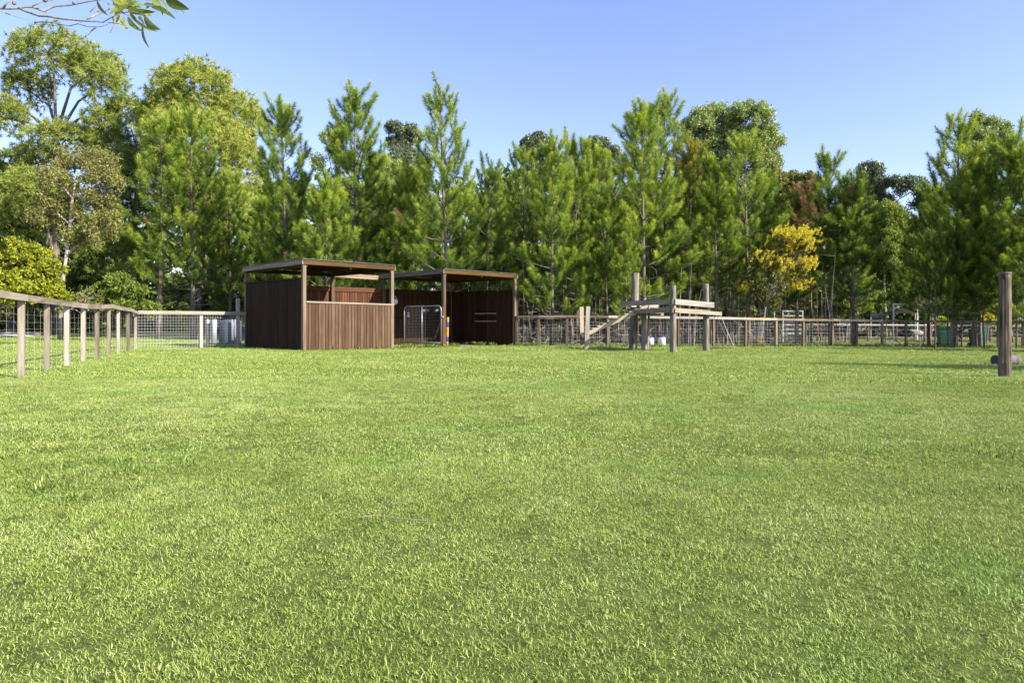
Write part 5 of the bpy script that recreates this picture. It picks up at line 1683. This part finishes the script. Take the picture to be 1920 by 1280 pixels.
# weeds along the foot of the shelter and the fences
def weeds():
    rng = np.random.default_rng(9)
    C = []
    def along(p, q, n, spread):
        p = np.array(p[:2]); q = np.array(q[:2])
        t = rng.random(n)[:, None]; xy = p + (q - p) * t + rng.normal(0, spread, (n, 2))
        C.append(np.stack([xy[:, 0], xy[:, 1], gz_np(xy[:, 0], xy[:, 1]) + rng.uniform(.02, .12, n)], 1))
    along(S(L1 + .1, -.25, 0), S(G0 - .2, -.15, 0), 60, .16)
    along(S(G0 + .1, -.1, 0), S(G0 + .6, .1, 0), 34, .14)
    along(S(G1 - .5, .6, 0), S(G1 - .4, 3.4, 0), 60, .2)
    along(S(G1 - .2, -.3, 0), S(G1 + 1.0, -.4, 0), 55, .2)
    along(S(0, -.08, 0), S(L1, -.08, 0), 8, .05)
    for a, b in zip(BACK[2:-1], BACK[3:]): along(a, b, 26, .35)
    C = np.concatenate(C)
    V, F, var = tufts(C, np.tile([0, 0, 1.0], (len(C), 1)), 14, 'leaf', .07, rng, .035, .45)
    tag(link_mesh('weeds', np_mesh('weeds', V, F, [M['leaf_lime']], var=var)), 'small broad leafed weeds along the foot of the shelter and back fence', 'weeds', kind='stuff')
weeds()

# ------------------------------------------------------------------ gum branch hanging into the top left of the view
def gum_branch():
    D = 2.5
    def W(x, y, dd=0.0): return at(x / 5.3333, y / 5.3333, D + dd)
    tb = Vector((-3.3, 2.7, gz(-3.3, 2.7)))
    t = thing('gum_tree', 'overhanging gum branch with long pointed leaves at the top left', 'gum tree', tuple(tb))
    m = MB()
    m.tube([tb - Vector((0, 0, .1)), tb + Vector((.05, 0, 1.0)), tb + Vector((.02, .05, 2.2)), tb + Vector((.15, 0, 3.6)), tb + Vector((.1, .1, 5.2))], [.17, .13, .115, .09, .05], 12)
    m.build('trunk', M['bark_grey'], t, smooth=True)
    twigs = [
        ([(-75, 96), (0, 85), (100, 88), (190, 85), (260, 70), (330, 75), (440, 115), (500, 82), (560, 65), (700, 55), (850, 25), (960, 5), (1090, -10)], 15, 6, (0, .12)),
        ([(190, 85), (250, 112), (390, 160), (480, 165), (620, 190), (820, 210), (950, 217), (1030, 225), (1130, 168), (1220, 130)], 13, 4, (.0, -.1)),
        ([(0, 108), (60, 135), (120, 155), (220, 185), (295, 212)], 6, 2, (0, .1)),
        ([(345, 226), (430, 222), (520, 228), (690, 262), (780, 240), (880, 270), (1000, 270), (1080, 245)], 6, 3, (.05, -.1)),
        ([(690, 262), (760, 245), (830, 212)], 5, 3, (.0, 0)),
        ([(870, 192), (930, 165), (980, 140), (1050, 112), (1130, 75)], 10, 7, (-.05, 0)),
        ([(450, 115), (480, 170), (545, 238)], 5, 3, (.02, 0)),
        ([(35, 78), (70, 35), (105, -12)], 11, 8, (0, 0)),
        ([(320, 68), (400, 25), (530, 5)], 8, 6, (.02, .05)),
        ([(650, 290), (755, 296)], 3, 2, (.05, .05)),
        ([(900, 122), (990, 35)], 4, 3, (0, 0)),
        ([(1100, 330), (1145, 245), (1150, 170)], 3, 5, (-.1, -.1)),
        ([(1080, 228), (1190, 238), (1250, 262)], 5, 4, (-.1, -.1)),
        ([(1090, -10), (1180, 20), (1250, 40), (1340, 70)], 7, 4, (.1, .05)),
        ([(1220, 130), (1270, 150), (1300, 160)], 6, 5, (-.1, -.1)),
        ([(1340, -20), (1500, 5), (1660, 0), (1800, -30)], 6, 4, (.05, .1)),
        ([(1220, 130), (1330, 120), (1440, 150), (1500, 165)], 5, 3, (-.1, -.12)),
    ]
    px2m = D / FPX / 5.3333
    rr = random.Random(4)
    for (pts, r0, r1, (d0, d1)) in twigs:
        n = len(pts)
        P = [W(x, y, d0 + (d1 - d0) * i / (n - 1)) for i, (x, y) in enumerate(pts)]
        m = MB(); m.tube(P, [(r0 + (r1 - r0) * i / (n - 1)) * px2m * rr.uniform(.85, 1.12) for i in range(n)], 8)
        m.build('twig', M['bark_grey'], t, smooth=True)
    # limb that joins the twigs to the trunk, outside the picture
    e = W(-75, 96); s = tb + Vector((.04, 0.03, 2.0))
    m = MB(); m.tube([s, s.lerp(e, .4) + Vector((0, 0, .05)), e], [.06, .035, 15 * px2m], 8); m.build('limb', M['bark_grey'], t, smooth=True)
    leaves = [(970, 280, 875, 378, 50), (1160, 175, 1285, 298, 45), (1275, 170, 1435, 322, 48), (1432, 215, 1498, 490, 50), (1330, 175, 1588, 320, 36), (1440, 155, 1608, 300, 78), (1275, 112, 1560, 122, 60), (1505, 68, 1765, 200, 52),
              (1655, 0, 1895, 98, 100), (1590, -5, 1682, 132, 28), (968, 2, 1085, 160, 34), (1128, -20, 1148, 70, 34), (1185, 128, 1400, 15, 66), (1145, 155, 1235, -30, 74), (1245, 65, 1425, -40, 56), (1135, 160, 1140, 252, 28), (1155, 228, 1270, 275, 26),
              (1290, 62, 1415, 78, 36), (1200, 35, 1300, -60, 70), (1395, 5, 1545, -30, 46), (1240, 165, 1275, 302, 32), (1600, 45, 1625, 158, 30), (1885, -22, 1945, 8, 20), (1150, 110, 1290, 60, 60), (1220, 60, 1380, 90, 44), (1120, 40, 1200, 120, 36), (1460, 90, 1540, 30, 40),
              (1330, 20, 1260, 110, 40), (1350, 100, 1480, 200, 44), (1750, 105, 1782, 148, 12), (1810, 100, 1850, 146, 10), (1180, 90, 1090, 150, 40), (1260, 20, 1380, -40, 60), (1160, 60, 1250, 140, 46), (1320, 60, 1470, 60, 50), (1400, 110, 1530, 170, 46), (1300, 130, 1370, 230, 40), (1120, -10, 1230, 50, 50), (1440, 40, 1580, 60, 44), (1200, 150, 1160, 240, 34), (1500, -10, 1620, 60, 50), (1380, 170, 1450, 250, 40)]
    for (x0, y0, x1, y1, w) in leaves:
        dd = rr.uniform(-.14, .10)
        a = W(x0, y0, dd); b = W(x1, y1, dd + rr.uniform(-.05, .05))
        d = b - a; L = d.length; dn = d.normalized()
        view = Vector((0, 1, 0))
        sd = dn.cross(view).normalized()
        tilt = rr.uniform(-.6, .6)
        sd = (sd * math.cos(tilt) + view * math.sin(tilt)).normalized()
        nrm = dn.cross(sd)
        cv = rr.uniform(-.10, .10)
        m = MB(); n = 8; hw = w * px2m * .5
        vs = []
        for i in range(n + 1):
            u = i / n
            ww = hw * max(.04, (math.sin(math.pi * min(1, u ** .75)) ** .8)) * (1 if u < .98 else .2)
            c = a + d * u + sd * (cv * L * math.sin(math.pi * u)) + nrm * (.04 * L * math.sin(math.pi * u))
            vs += [c - sd * ww + nrm * ww * .25, c, c + sd * ww + nrm * ww * .25]
        fs = []
        for i in range(n):
            for q in (0, 1): fs.append((3 * i + q, 3 * i + q + 1, 3 * i + q + 4, 3 * i + q + 3))
        m.add(vs, fs)
        o = m.build('leaf', M['leaf_branch'], t, smooth=True)
        at_ = o.data.attributes.new('var', 'FLOAT', 'POINT'); v0 = rr.uniform(.3, .7)
        at_.data.foreach_set('value', [v0 + (.18 if k % 3 == 1 else 0) for k in range(len(vs))])
    for (x, y, r) in ((140, 35, 19), (735, 32, 15), (450, 2, 24), (988, 120, 13), (1085, 40, 10)):
        c = W(x, y); q = r * px2m
        m = MB(); m.lathe(c, [(q * .3, -q), (q * .8, -q * .6), (q, 0), (q * .85, q * .6), (q * .45, q * .95)], 10); m.build('gumnut', M['bark_pine'], t, smooth=True)
gum_branch()

# ------------------------------------------------------------------ lawn last: it needs the feet of the posts
bpy.context.view_layer.update()
_feet = []
for o in list(COL.objects):
    if o.name.split('.')[0] in ('post', 'post_body', 'upright_board'):
        bb = [o.matrix_world @ Vector(c) for c in o.bound_box]
        cx = sum(c.x for c in bb) / 8; cy = sum(c.y for c in bb) / 8
        if min(c.z for c in bb) < gz(cx, cy) + .1 and cy < 36: _feet.append((cx, cy))
build_lawn(_feet)
